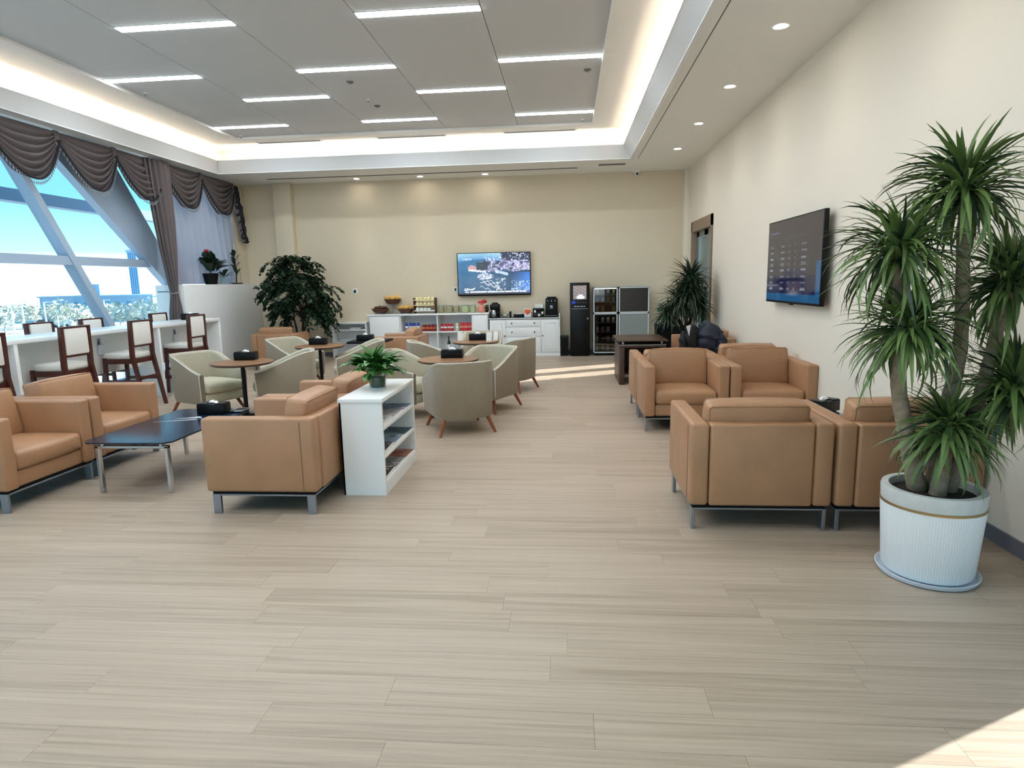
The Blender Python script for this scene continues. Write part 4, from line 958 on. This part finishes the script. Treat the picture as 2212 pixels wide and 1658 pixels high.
obj('casing', MB().rbox(TX, TX+.045, TY0, TY1, TZ0, TZ1, .006), 'black', t); obj('wall_bracket', MB().box(TX+.045, XR, 6.6, 7.7, 1.5, 2.05), 'black_matte', t); obj('sensor', MB().rbox(TX-.002, TX+.03, 7.12, 7.2, TZ0-.012, TZ0, .003), 'black', t)
paint_grid('screen', 130, 90, lambda u, v: (TX-.0015, TY1-.015-(TY1-TY0-.03)*u, TZ0+.025+(TZ1-TZ0-.04)*v), infofn, 'tv_info', t)
# ---- small wall fixtures
def plate(name, label, cat, px_, py_, w_, h):
    x, z = pt(px_, py_, YB); t = thing(name, label, cat, (x, YB, z)); obj('plate', MB().rbox(-w_/2, w_/2, -.012, .004, -h/2, h/2, .004), 'white', t); obj('centre', MB().rbox(-w_*.22, w_*.22, -.016, -.01, -h*.28, h*.28, .002), 'black', t)
plate('wall_control', 'small white wall control panel right of the leafy tree', 'control panel', 767, 629, .12, .12)
plate('power_socket', 'small white power socket just left of the back wall television', 'socket', 984, 625, .09, .1)
x, z = pt(1427, 668, YB); t = thing('exit_sign', 'small green sign on the back wall behind the plant by the door', 'sign', (x, YB, z)); obj('face', MB().rbox(-.07, .07, -.02, .004, -.04, .04, .004), 'green_sign', t); obj('arrow', MB().prism([(-.04, -.008), (.01, -.008), (.01, -.022), (.04, 0), (.01, .022), (.01, .008), (-.04, .008)], -.022, -.0195, 'y'), 'bead', t)

# ================================================================= CURTAINS
XC = -7.12
def swag_pts(y0, y1, ztop, drop, nv=64, nu=36):
    P = []
    for j in range(nv+1):
        v = j/nv; r = []
        for i in range(nu+1):
            u = i/nu; c = 2*u-1; s = 1-c*c
            hang = max(0, 1-abs(c)**2.3)
            z = ztop-.015-(v**.85)*drop*hang-.12*v*(1-hang)**2
            y = (y0+y1)/2+(y1-y0)/2*c*(1-.10*v*(1-abs(c)))
            env = (.25+.75*s)*min(1, v*5)
            f = 2*abs(sin(pi*6.5*v+.35*sin(2.5*c+y0)))-1
            x = XC+.07*s*v+.055*env*f
            z += .022*env*f
            r.append((x, y, z))
        P.append(r)
    return P
SWY = [6.2, 7.42, 8.62, 9.76, 10.93, 12.12, 13.32]
SWN = ['leftmost, outside corner', 'first from the left picture edge', 'second from the left picture edge', 'middle, beside the tied curtain', 'fourth, right of the tied curtain', 'last, nearest the back wall']
for i in range(6):
    y0, y1 = SWY[i]-.03, SWY[i+1]+.03
    t = thing('curtain_swag', 'mauve fabric window swag with beaded fringe, %s' % SWN[i], 'curtain swag', (0, 0, 0), 0, 'window swags')
    P = swag_pts(y0, y1, ZS-.01, .74)
    obj('fabric', MB().sheet(P), 'drape_cloth', t, smooth=60)
    edge = P[-1]
    obj('dark_trim', MB().tube([(p[0]+.012, p[1], p[2]) for p in edge], .017, 6), 'trim_dark', t)
    fb = MB()
    for k in range(len(edge)-1):
        for h in (0, ):
            p = Vector(edge[k]).lerp(Vector(edge[k+1]), h)
            fb.cyl((p.x+.012, p.y, p.z-.012), (p.x+.012, p.y, p.z-.055), .003, n=5); fb.cyl((p.x+.012, p.y, p.z-.05), (p.x+.012, p.y, p.z-.085), .010, .003, 6)
    tag(obj('bead_fringe', fb, 'fringe', t), kind='stuff')
    mid = MB().rbox(XC-.02, XC+.03, y0-.03, y0+.06, ZS-.30, ZS-.01, .02, 2); obj('pleat', mid, 'drape_cloth', t)
# gathered drape, tied at 1.55 m
def drape(y0, ztie):
    P = []; n = 130
    prof = [(3.80, .30, .06), (3.3, .29, .06), (2.8, .25, .065), (2.3, .20, .06), (1.9, .13, .055), (1.65, .085, .05), (ztie, .06, .045), (1.42, .085, .05), (1.2, .14, .06), (.8, .18, .065), (.02, .20, .07)]
    fine = []
    for (a, b) in zip(prof[:-1], prof[1:]):
        for k in range(5): q = k/5; fine.append([a[m]+(b[m]-a[m])*q for m in range(3)])
    fine.append(prof[-1])
    for z, hw, hd in fine:
        off = .12*((3.8-z)/2.3 if z > ztie else 1)
        P.append([(XC+.05+hd*sin(2*pi*k/n)*(1+.55*sin(13*2*pi*k/n)), y0+off+hw*cos(2*pi*k/n)*(1+.12*sin(13*2*pi*k/n)), z) for k in range(n)])
    return P
t = thing('tied_curtain', 'mauve full-length curtain gathered with a tie beside the white ledge', 'curtain')
obj('fabric', MB().sheet(drape(10.72, 1.53), True), 'drape_cloth', t, smooth=60)
obj('tie_band', MB().tube([(XC+.05+.062*sin(2*pi*k/20), 10.84+.075*cos(2*pi*k/20), 1.53+.02*cos(2*pi*k/20)) for k in range(21)], .02, 8), 'drape', t); obj('tie_hook', MB().tube([(XC-.2, 10.75, 1.55), (XC, 10.76, 1.55)], .012, 6), 'steel', t)
P = []
for j in range(9):
    z = 3.75-(3.75-1.68)*j/8; P.append([(XC-.13+.055*sin(k*.55+.2*sin(j*.7)), 11.0+.18*j/8+(2.3+.05*j/8)*k/120, z) for k in range(121)])
t = thing('sheer_curtain', 'pale lavender sheer curtain behind the ledge plants', 'curtain'); obj('fabric', MB().sheet(P), 'sheer', t, smooth=60); obj('heading_tape', MB().box(XC-.15, XC-.09, 11.0, 13.32, 3.74, 3.8), 'sheer', t)
P = []
for j in range(22):
    z = 3.72-1.15*j/21; wd = .10+.09*abs(sin(j*1.1)); P.append([(XC+.06+.05*sin(k*1.9+j*.5), 13.30+.012*j-.5*wd+wd*k/12, z+.02*sin(k*2+j)) for k in range(13)])
t = thing('curtain_jabot', 'dark ruffled curtain tail hanging at the back corner', 'curtain'); obj('fabric', MB().sheet(P), 'trim_dark', t, smooth=60); obj('lining', MB().sheet([[(p[0]-.02, p[1]-.01, p[2]+.02) for p in r] for r in P]), 'drape', t, smooth=60)

# ================================================================= PLANTS
def strap(L, Wd, th0, bend, segs=7, twist=0.):
    mb = MB(); x = z = 0.; th = th0; P = []
    for k in range(segs+1):
        u = k/segs; w_ = Wd*(min(1, .45+u*2.2))*(1-u**2.2)+.0006
        n = Vector((-sin(th), 0, cos(th)))
        c = Vector((x, 0, z)); fold = .35*w_; tw = twist*u
        P.append([c+Vector((0, w_*cos(tw), 0))+n*(fold+w_*sin(tw)), c, c+Vector((0, -w_*cos(tw), 0))+n*(fold-w_*sin(tw))])
        ds = L/segs; x += ds*cos(th); z += ds*sin(th); th -= bend/segs*(.5+u)
    return mb.sheet(P)
def head_specs(rg, N, L0, up=1.0):
    out_ = []
    for k in range(N):
        q = (k+.5)/N
        th = radians(80-118*q**.95*up+rg.uniform(-14, 14)); bend = radians(rg.uniform(45, 115)*(.55+.7*q))
        out_.append((q, th, bend, L0*rg.uniform(.75, 1.12)*(.8+.25*q), k*2.39996+rg.uniform(-.3, .3)))
    return out_
def dracaena(root, heads, nobj, nstuff, wd, mats, seed, L0):
    rg = random.Random(seed); bank = {}
    for m in mats[:2]:
        for ti in range(7):
            for bi in range(2):
                th = radians(78-18*ti); bank[(m, ti, bi)] = strap(1., wd/L0, th, radians(60+38*bi)*(1 if ti < 4 else .9), twist=(.5 if bi else -.3)).mesh('leaf', m, 60)
    fol = MB()
    for hx, hy, hz, sc in heads:
        def clear(az, L):
            while root.location.x+hx+L*.95*cos(az) > XR-.05: az += .35
            return az
        for q, th, bend, L, az in head_specs(rg, nobj, L0*sc):
            az = clear(az, L)
            ti = max(0, min(6, int(round((78-math.degrees(th))/18))))
            o = link('leaf', bank[(rg.choice(mats[:2]), ti, rg.randint(0, 1))], root, (hx, hy, hz+rg.uniform(-.06, .05)), 0, (rg.uniform(-.25, .25), 0, az))
            o.scale = (L, L, L)
        for q, th, bend, L, az in head_specs(rg, nstuff, L0*sc):
            az = clear(az, L); s = strap(L, wd, th, bend); M = Matrix.Translation((hx, hy, hz+rg.uniform(-.08, .05))) @ Matrix.Rotation(az, 4, 'Z') @ Matrix.Rotation(rg.uniform(-.25, .25), 4, 'X'); fol.add(s.v, s.f, M)
    if nstuff: tag(obj('foliage', fol, mats[2], root, smooth=60), kind='stuff')
# big plant front right
PXc, PYc = 1.93, 3.36
t = thing('potted_dracaena', 'tall dracaena with several leafy heads in a white fluted pot, front right', 'potted plant', (PXc, PYc, 0))
obj('pot', MB().lathe([(.205, .022), (.215, .04), (.237, .37), (.24, .395)], 480, flute=110, amp=.007), 'pot_white', t, smooth=60)
obj('pot_rim', MB().lathe([(.238, .405), (.242, .47), (.238, .485), (.205, .485), (.20, .44), (.001, .44)], 48), 'pot_grey', t); obj('gold_band', MB().lathe([(.236, .393), (.243, .396), (.243, .407), (.236, .409)], 48), 'gold', t)
obj('saucer', MB().lathe([(.20, 0), (.235, .006), (.245, .028), (.238, .028), (.22, .012), (.001, .012)], 48), 'saucer', t); obj('soil', MB().lathe([(.203, .445), (.1, .452), (.001, .455)], 30), 'soil', t)
HD = [(.05, .05, 2.02, 1.0), (-.24, .04, 1.72, 1.02), (-.18, .02, 1.33, .95), (.31, .06, 1.56, .95), (.35, .0, 1.00, 1.0), (.02, -.05, .80, .80)]
def trunk(pts, r0, r1, m='trunk'):
    pts = [Vector(p) for p in pts]; n = 14; f = []
    for k in range(n+1):
        u = k/n*(len(pts)-1); i = min(int(u), len(pts)-2); q = u-i
        p0, p1, p2, p3 = pts[max(i-1, 0)], pts[i], pts[i+1], pts[min(i+2, len(pts)-1)]
        f.append(.5*((2*p1)+(p2-p0)*q+(2*p0-5*p1+4*p2-p3)*q*q+(3*p1-p0-3*p2+p3)*q**3))
    obj('trunk', MB().tube(f, [r0+(r1-r0)*k/n+.003*(k % 2) for k in range(n+1)], 12), m, t, smooth=60)
trunk([(.03, .06, .44), (.06, .07, .8), (.12, .09, 1.2), (.08, .07, 1.7), (.05, .05, 2.02)], .042, .026)
trunk([(-.05, .05, .44), (-.13, .05, .75), (-.20, .04, 1.05), (-.18, .02, 1.33)], .046, .03); trunk([(-.19, .03, 1.2), (-.23, .04, 1.45), (-.24, .04, 1.72)], .03, .024)
trunk([(.08, .02, .44), (.16, .03, .7), (.24, .05, 1.1), (.31, .06, 1.56)], .04, .025); trunk([(.2, .03, .75), (.3, .01, .88), (.35, 0, 1.0)], .026, .022); trunk([(.0, -.04, .44), (.02, -.05, .8)], .04, .032)
dracaena(t, HD, 50, 190, .0145, ('leaf_a', 'leaf_c', 'leaf_b'), 21, .43)
# plant in the back right corner
t = thing('corner_dracaena', 'bushy dracaena in black planters by the glazed door', 'potted plant', (2.03, 11.0, 0))
obj('planter', MB().rbox(-.22, .22, -.22, .22, 0, .76, .01), 'black_matte', t); obj('soil', MB().box(-.20, .20, -.20, .20, .755, .765), 'soil', t)
for a, b, h in ((-.1, 0, 1.25), (.08, .05, 1.5), (.0, -.08, 1.35)): trunk([(a*.4, b*.4, .76), (a*1.3, b, .95), (a, b, h)], .03, .022, 'trunk_dark')
dracaena(t, [(-.1, 0, 1.22, 1.0), (.08, .05, 1.58, 1.05), (.05, -.08, 1.36, 1.0), (-.3, -.05, .98, .75), (.25, 0, 1.15, .85)], 0, 230, .016, ('leaf_c', 'leaf_c', 'leaf_c'), 5, .50)
for i, (x, y, w_, h, lab) in enumerate(((1.66, 10.97, .14, .82, 'square black planter left of the bushy dracaena'), )):
    q = thing('black_planter', lab, 'planter', (x, y, 0)); obj('body', MB().prism([(-w_*.8, 0), (w_*.8, 0), (w_, h), (-w_, h)], -w_, w_, 'y'), 'black_matte', q); obj('rim', MB().box(-w_-.005, w_+.005, -w_-.005, w_+.005, h-.03, h), 'black', q)
# leafy tree back left
t = thing('potted_tree', 'dark leafy indoor tree in the back left corner', 'potted plant', (-5.62, 12.72, 0))
obj('planter', MB().lathe([(.2, 0), (.26, .5), (.24, .5), (.22, .45), (.001, .45)], 28), 'black_matte', t)
trunk([(.05, 0, .45), (.1, 0, .9), (.02, 0, 1.4), (-.05, 0, 2.1)], .03, .015, 'trunk_dark')
trunk([(-.03, 0, .45), (-.1, .02, .9), (-.25, 0, 1.3)], .022, .012, 'trunk_dark'); trunk([(.06, .03, .6), (.25, 0, .95), (.45, -.05, 1.2)], .02, .01, 'trunk_dark')
rg = random.Random(4); fo = MB()
def frond(base, az, el, L, droop):
    d = Vector((cos(az)*cos(el), sin(az)*cos(el), sin(el))); p = Vector(base); n = 15; st = []
    for k in range(n+1):
        st.append(p.copy()); d = (d+Vector((0, 0, -droop/n*(1+k/n)))).normalized(); p = p+d*L/n
    fo.tube(st, [.005-.004*k/n for k in range(n+1)], 4, False)
    side = Vector((-sin(az), cos(az), 0))
    for k in range(3, n+1):
        for s in (-1, 1):
            for _ in range(2):
                ld = (side*s*rg.uniform(.6, 1.1)+(st[k]-st[k-1]).normalized()*rg.uniform(.2, .9)+Vector((0, 0, rg.uniform(-.9, .15)))).normalized()
                ll = rg.uniform(.075, .125); wv = ld.cross(Vector((rg.uniform(-.5, .5), rg.uniform(-.5, .5), 1))).normalized()*ll*.26
                b = st[k]+ld*.01+Vector((rg.uniform(-.02, .02), rg.uniform(-.02, .02), rg.uniform(-.02, .02)))
                fo.add([b, b+ld*ll*.5+wv, b+ld*ll, b+ld*ll*.5-wv], [(0, 1, 2, 3)])
for k in range(125):
    az = k*2.39996; q = rg.random(); h = rg.uniform(.95, 1.95)
    cxx = .02+.25*(1.5-h)*.6
    frond((cxx+.1*cos(az), .1*sin(az), h), az, radians(rg.uniform(5, 65)), rg.uniform(.5, .9)*(1 if h < 1.7 else .8), rg.uniform(.9, 2.0))
for k in range(10): az = k*2.4; frond((-.03, 0, 2.1), az, radians(rg.uniform(10, 50)), rg.uniform(.3, .42), rg.uniform(.5, 1.2))
for k in range(16): frond((.45, -.05, 1.15), rg.uniform(-1.3, .7), radians(rg.uniform(0, 45)), rg.uniform(.3, .52), rg.uniform(1.6, 2.4))
tag(obj('foliage', fo, 'leaf_tree', t, smooth=0), kind='stuff')
# peace lily in a glass pot on the magazine shelf
t = thing('peace_lily', 'small leafy green plant in a glass pot on the white magazine shelf', 'potted plant', (-1.56, 4.97, .755))
obj('glass_pot', MB().lathe([(.06, 0), (.065, .005), (.075, .12), (.071, .12), (.061, .012), (.001, .012)], 28), 'glass_clear', t); obj('soil', MB().lathe([(.058, .014), (.067, .095), (.001, .10)], 20), 'leaf_c', t); obj('pot_foot', MB().lathe([(.064, -.0), (.068, .012), (.062, .014)], 28), 'bead', t)
def blade(L, Wd, th0, bend, segs=6):
    P = []; x = z = 0.; th = th0
    for k in range(segs+1):
        u = k/segs; w_ = Wd*max(0, sin(pi*min(1, max(0, (u-.28)/.72))))**.8+.0022*(u < .95)
        n = Vector((-sin(th), 0, cos(th))); c = Vector((x, 0, z)); P.append([c+Vector((0, w_, 0))+n*w_*.3, c, c+Vector((0, -w_, 0))+n*w_*.3]); x += L/segs*cos(th); z += L/segs*sin(th); th -= bend/segs*(.4+1.2*u)
    return MB().sheet(P)
rg = random.Random(12)
lm = [blade(1, .105, radians(a), radians(b)).mesh('leaf', m, 60) for a, b, m in ((80, 60, 'leaf_lily'), (70, 100, 'leaf_lily'), (58, 110, 'leaf_lily'), (45, 110, 'leaf_lily'), (70, 130, 'leaf_lily'), (50, 120, 'leaf_yel'))]
for k in range(130):
    L = rg.uniform(.2, .34); o = link('leaf', lm[5] if k % 37 == 5 else rg.choice(lm[:5]), t, (rg.uniform(-.03, .03), rg.uniform(-.03, .03), .095), 0, (rg.uniform(-.3, .3), rg.uniform(-.2, .35), k*2.4+rg.uniform(-.4, .4))); o.scale = (L, L, L)
for k in range(5):
    o = obj('dry_stem', strap(.28, .004, radians(75-8*k), radians(40)), 'leaf_dry', t, (0, 0, .1), -.9+.5*k, smooth=60)
# ledge plants
t = thing('anthurium', 'broad-leaved dark green plant with a red flower on the white ledge', 'potted plant', (-7.12, 12.15, 1.67))
obj('pot', MB().lathe([(.11, 0), (.15, .22), (.14, .22), (.13, .19), (.001, .19)], 24), 'black_matte', t)
bm_ = [blade(1, .17, radians(a), radians(b)).mesh('leaf', m, 60) for a, b, m in ((78, 60, 'leaf_c'), (60, 75, 'leaf_tree'), (42, 70, 'leaf_c'))]
for k in range(44):
    L = rg.uniform(.3, .52); az = k*2.4
    while cos(az) < -.15: az += .7
    o = link('leaf', rg.choice(bm_), t, (rg.uniform(-.04, .06), rg.uniform(-.08, .08), .2), 0, (rg.uniform(-.2, .2), rg.uniform(-.45, .0), az)); o.scale = (L, L, L)
obj('flower', MB().sphere((0, 0, 0), .05, 10, 6, (1, 1.1, .7)), 'anthurium', t, (.08, -.2, .65)); obj('flower_stem', MB().tube([(0, 0, .18), (.05, -.1, .45), (.08, -.2, .63)], .006, 6), 'leaf_c', t)
t = thing('glass_vase', 'square clear glass vase with greenery on the white ledge', 'vase', (-7.1, 12.62, 1.67)); obj('vase', MB().rbox(-.09, .09, -.12, .12, 0, .20, .01), 'glass_clear', t); obj('base', MB().box(-.085, .085, -.115, .115, .003, .02), 'bead', t)
for k in range(10): o = link('leaf', bm_[k % 3], t, (0, 0, .12), 0, (0, .1, k*.63)); o.scale = (.24,)*3
t = thing('houseplant', 'thin dark-leaved plant at the back corner of the white ledge', 'potted plant', (-7.1, 13.08, 1.67)); obj('dish', MB().lathe([(.12, 0), (.15, .03), (.14, .03), (.001, .012)], 20), 'dark_wood', t); obj('stem', MB().tube([(0, 0, .01), (.02, 0, .2), (0, .02, .5)], .012, 6), 'trunk_dark', t)
for k in range(9): o = link('leaf', bm_[1], t, (.01, 0, .12+.05*k), 0, (0, -.3, k*2.2)); o.scale = (.26,)*3

# ================================================================= COATS ON THE RIGHT-HAND ARMCHAIRS
def lump(name, sc, seed, amp, m, par, loc, rz=0):
    rg = random.Random(seed); ph = [(rg.uniform(2, 7), rg.uniform(2, 7), rg.uniform(0, 6)) for _ in range(5)]; P = []
    for i in range(19):
        th = pi*i/18; r_ = []
        for k in range(32):
            f = 2*pi*k/32; d = Vector((sin(th)*cos(f), sin(th)*sin(f), cos(th)))
            g = 1+amp*sum(sin(a*d.x+b*d.z*1.7+c+2*d.y) for a, b, c in ph)/3+.05*sin(16*d.z+3*d.x)
            r_.append(Vector((d.x*sc[0]*g, d.y*sc[1]*g, d.z*sc[2]*g)))
        P.append(r_)
    return obj(name, MB().sheet(P, True), m, par, loc, rz, smooth=60)
t = thing('puffer_jacket', 'navy quilted jacket thrown over the far armchair by the right wall', 'jacket', (2.12, 9.46, .5))
lump('body', (.19, .13, .22), 3, .16, 'puffer', t, (-.02, 0, .22)); lump('sleeve', (.09, .10, .19), 8, .2, 'puffer', t, (.14, -.04, .10)); lump('hood', (.12, .1, .08), 5, .2, 'puffer', t, (-.06, .05, .38))
t = thing('black_coat', 'black coat with pale collar hung over the far armchair beside the navy jacket', 'coat', (1.84, 9.46, .5))
lump('body', (.11, .09, .20), 13, .15, 'coat_black', t, (0, 0, .22)); lump('sleeve', (.06, .07, .17), 18, .15, 'coat_black', t, (-.12, .0, .15))
obj('collar', MB().prism([(-.10, .40), (-.035, .42), (-.055, .26)], -.115, -.09, 'y'), 'coat_lining', t)

# ================================================================= OUTSIDE THE WINDOW (the lounge is one storey up)
GZ = -6.0
struct('ground', MB().add([(-500, -300, GZ), (300, -300, GZ), (300, 500, GZ), (-500, 500, GZ)], [(0, 1, 2, 3)]), 'asphalt', smooth=0)
def gp(px_, py_, z=GZ):
    d = CR*((px_-1106)/FPX)-CU*((py_-829)/FPX)+CF; k = (z-EYE)/d.z; return Vector((d.x*k, d.y*k, z))
struct('trim_4', MB().box(-10.15, -9.9, 2, 22, 3.22, 3.44), 'ext_steel')           # canopy edge beam
# terminal building
A, B = gp(92, 694), gp(335, 692); ux = (B-A); Lb = ux.length; ang = math.atan2(ux.y, ux.x)
t = thing('distant_building', 'long low blue-grey building far outside the window', 'building', A, ang)
obj('wall', MB().box(0, Lb, 0, 14, 0, 6.0), 'bld', t); obj('roof', MB().box(-.4, Lb+.4, -.4, 14.4, 6.0, 6.4), 'bld', t)
nw = int(Lb/3.2)
for k in range(nw): obj('window', MB().box(1+3.2*k, 2.1+3.2*k, -.08, 0, 2.2, 4.8), 'bld_win', t)
q = Lb*.36
r_ = obj('roof_block', MB().box(q, q+4.5, 2, 7, 6.4, 9.2), 'bld', t); obj('window', MB().box(q+.8, q+1.6, 1.92, 2, 7.2, 8.4).box(q+2.4, q+3.2, 1.92, 2, 7.2, 8.4), 'bld_win', r_)
C = gp(308, 681)
t = thing('distant_tower', 'tall blue ribbed tower far outside the window', 'tower', C, ang)
obj('shaft', MB().box(-1.5, 1.5, -1.5, 1.5, 0, 18.2), 'bld', t); obj('crown', MB().box(-1.7, 1.7, -1.7, 1.7, 18.2, 19.0), 'bld', t)
for k in range(4): obj('rib', MB().box(-1.2+.7*k, -1.0+.7*k, -1.62, -1.5, 0, 18.2), 'bld_win', t)
rg = random.Random(31)
TR = [(-30, 716), (12, 722), (50, 712), (78, 706), (112, 708), (168, 706), (205, 712), (236, 704), (262, 716), (290, 706), (318, 714), (345, 704), (372, 712), (398, 708), (30, 704), (140, 716), (188, 722)]
TR.sort(key=lambda p: p[0])
for i, (a, b) in enumerate(TR):
    p = gp(a, b); h = rg.uniform(4.6, 6.6)
    t = thing('bare_tree', 'pale bushy tree outside the window, %s from the left of the row' % ('%d%s' % (i+1, 'th' if i > 2 else ('st', 'nd', 'rd')[i])), 'tree', p, rg.random()*6, 'pale trees outside the window')
    obj('trunk', MB().tube([(0, 0, 0), (.1, 0, h*.3), (0, .1, h*.75)], [.16, .12, .04], 6), 'twig2', t)
    f = MB()
    for k in range(150):
        d = Vector((rg.gauss(0, 1), rg.gauss(0, 1), rg.gauss(0, 1))).normalized()*rg.random()**.4
        c = Vector((d.x*h*.36, d.y*h*.36, h*.62+d.z*h*.38)); s = rg.uniform(.25, .6)
        u = Vector((rg.uniform(-1, 1), rg.uniform(-1, 1), rg.uniform(-1, 1))).normalized(); v = u.orthogonal().normalized()
        f.add([c-u*s, c+v*s*.5, c+u*s, c-v*s*.5], [(0, 1, 2, 3)])
    tag(obj('crown', f, ('twig', 'twig2')[i % 2], t, smooth=0), kind='stuff')
for i, (a, b, h) in enumerate(((58, 736, 5.6), (104, 722, 5.2), (34, 732, 5.0), (128, 712, 5.2), (352, 712, 5.0), (232, 712, 5.2))):
    t = thing('lamp_post', 'white lamp post outside the window, %s' % ('left of the red car', 'in front of the red car', 'at the left picture edge', 'in front of the blue building', 'by the tied curtain', 'right of the slanted mullion')[i], 'lamp post', gp(a, b)); obj('pole', MB().cyl((0, 0, 0), (0, 0, h+.6), .16, .10, 8), 'car_white', t); obj('lamp_arm', MB().box(-.05, 1.2, -.06, .06, h+.5, h+.6), 'car_white', t)
def car(label, a, b, m, L=4.2, H=1.5):
    t = thing('parked_car', label, 'car', gp(a, b), ang, 'parked cars outside')
    obj('body', MB().rbox(-L/2, L/2, -.85, .85, .3, H*.6, .15, 2), m, t); obj('cabin', MB().prism([(-L*.3, H*.6), (L*.28, H*.6), (L*.18, H), (-L*.22, H)], -.75, .75, 'y'), 'car_glass' if L < 5 else m, t)
    for x in (-L*.32, L*.32): obj('wheel', MB().cyl((x, -.9, .32), (x, .9, .32), .32, n=12), 'rubber', t)
car('red car parked outside the window', 94, 704, 'car_red'); car('white van parked outside beside the red car', 140, 706, 'car_white', 5.2, 2.3); car('blue car parked outside near the tied curtain', 302, 702, 'car_blue', 4.4, 1.7)
for o in list(bpy.data.objects):
    if o.type == 'MESH' and o.parent is None and 'kind' not in o and 'label' not in o: print('UNTAGGED', o.name)
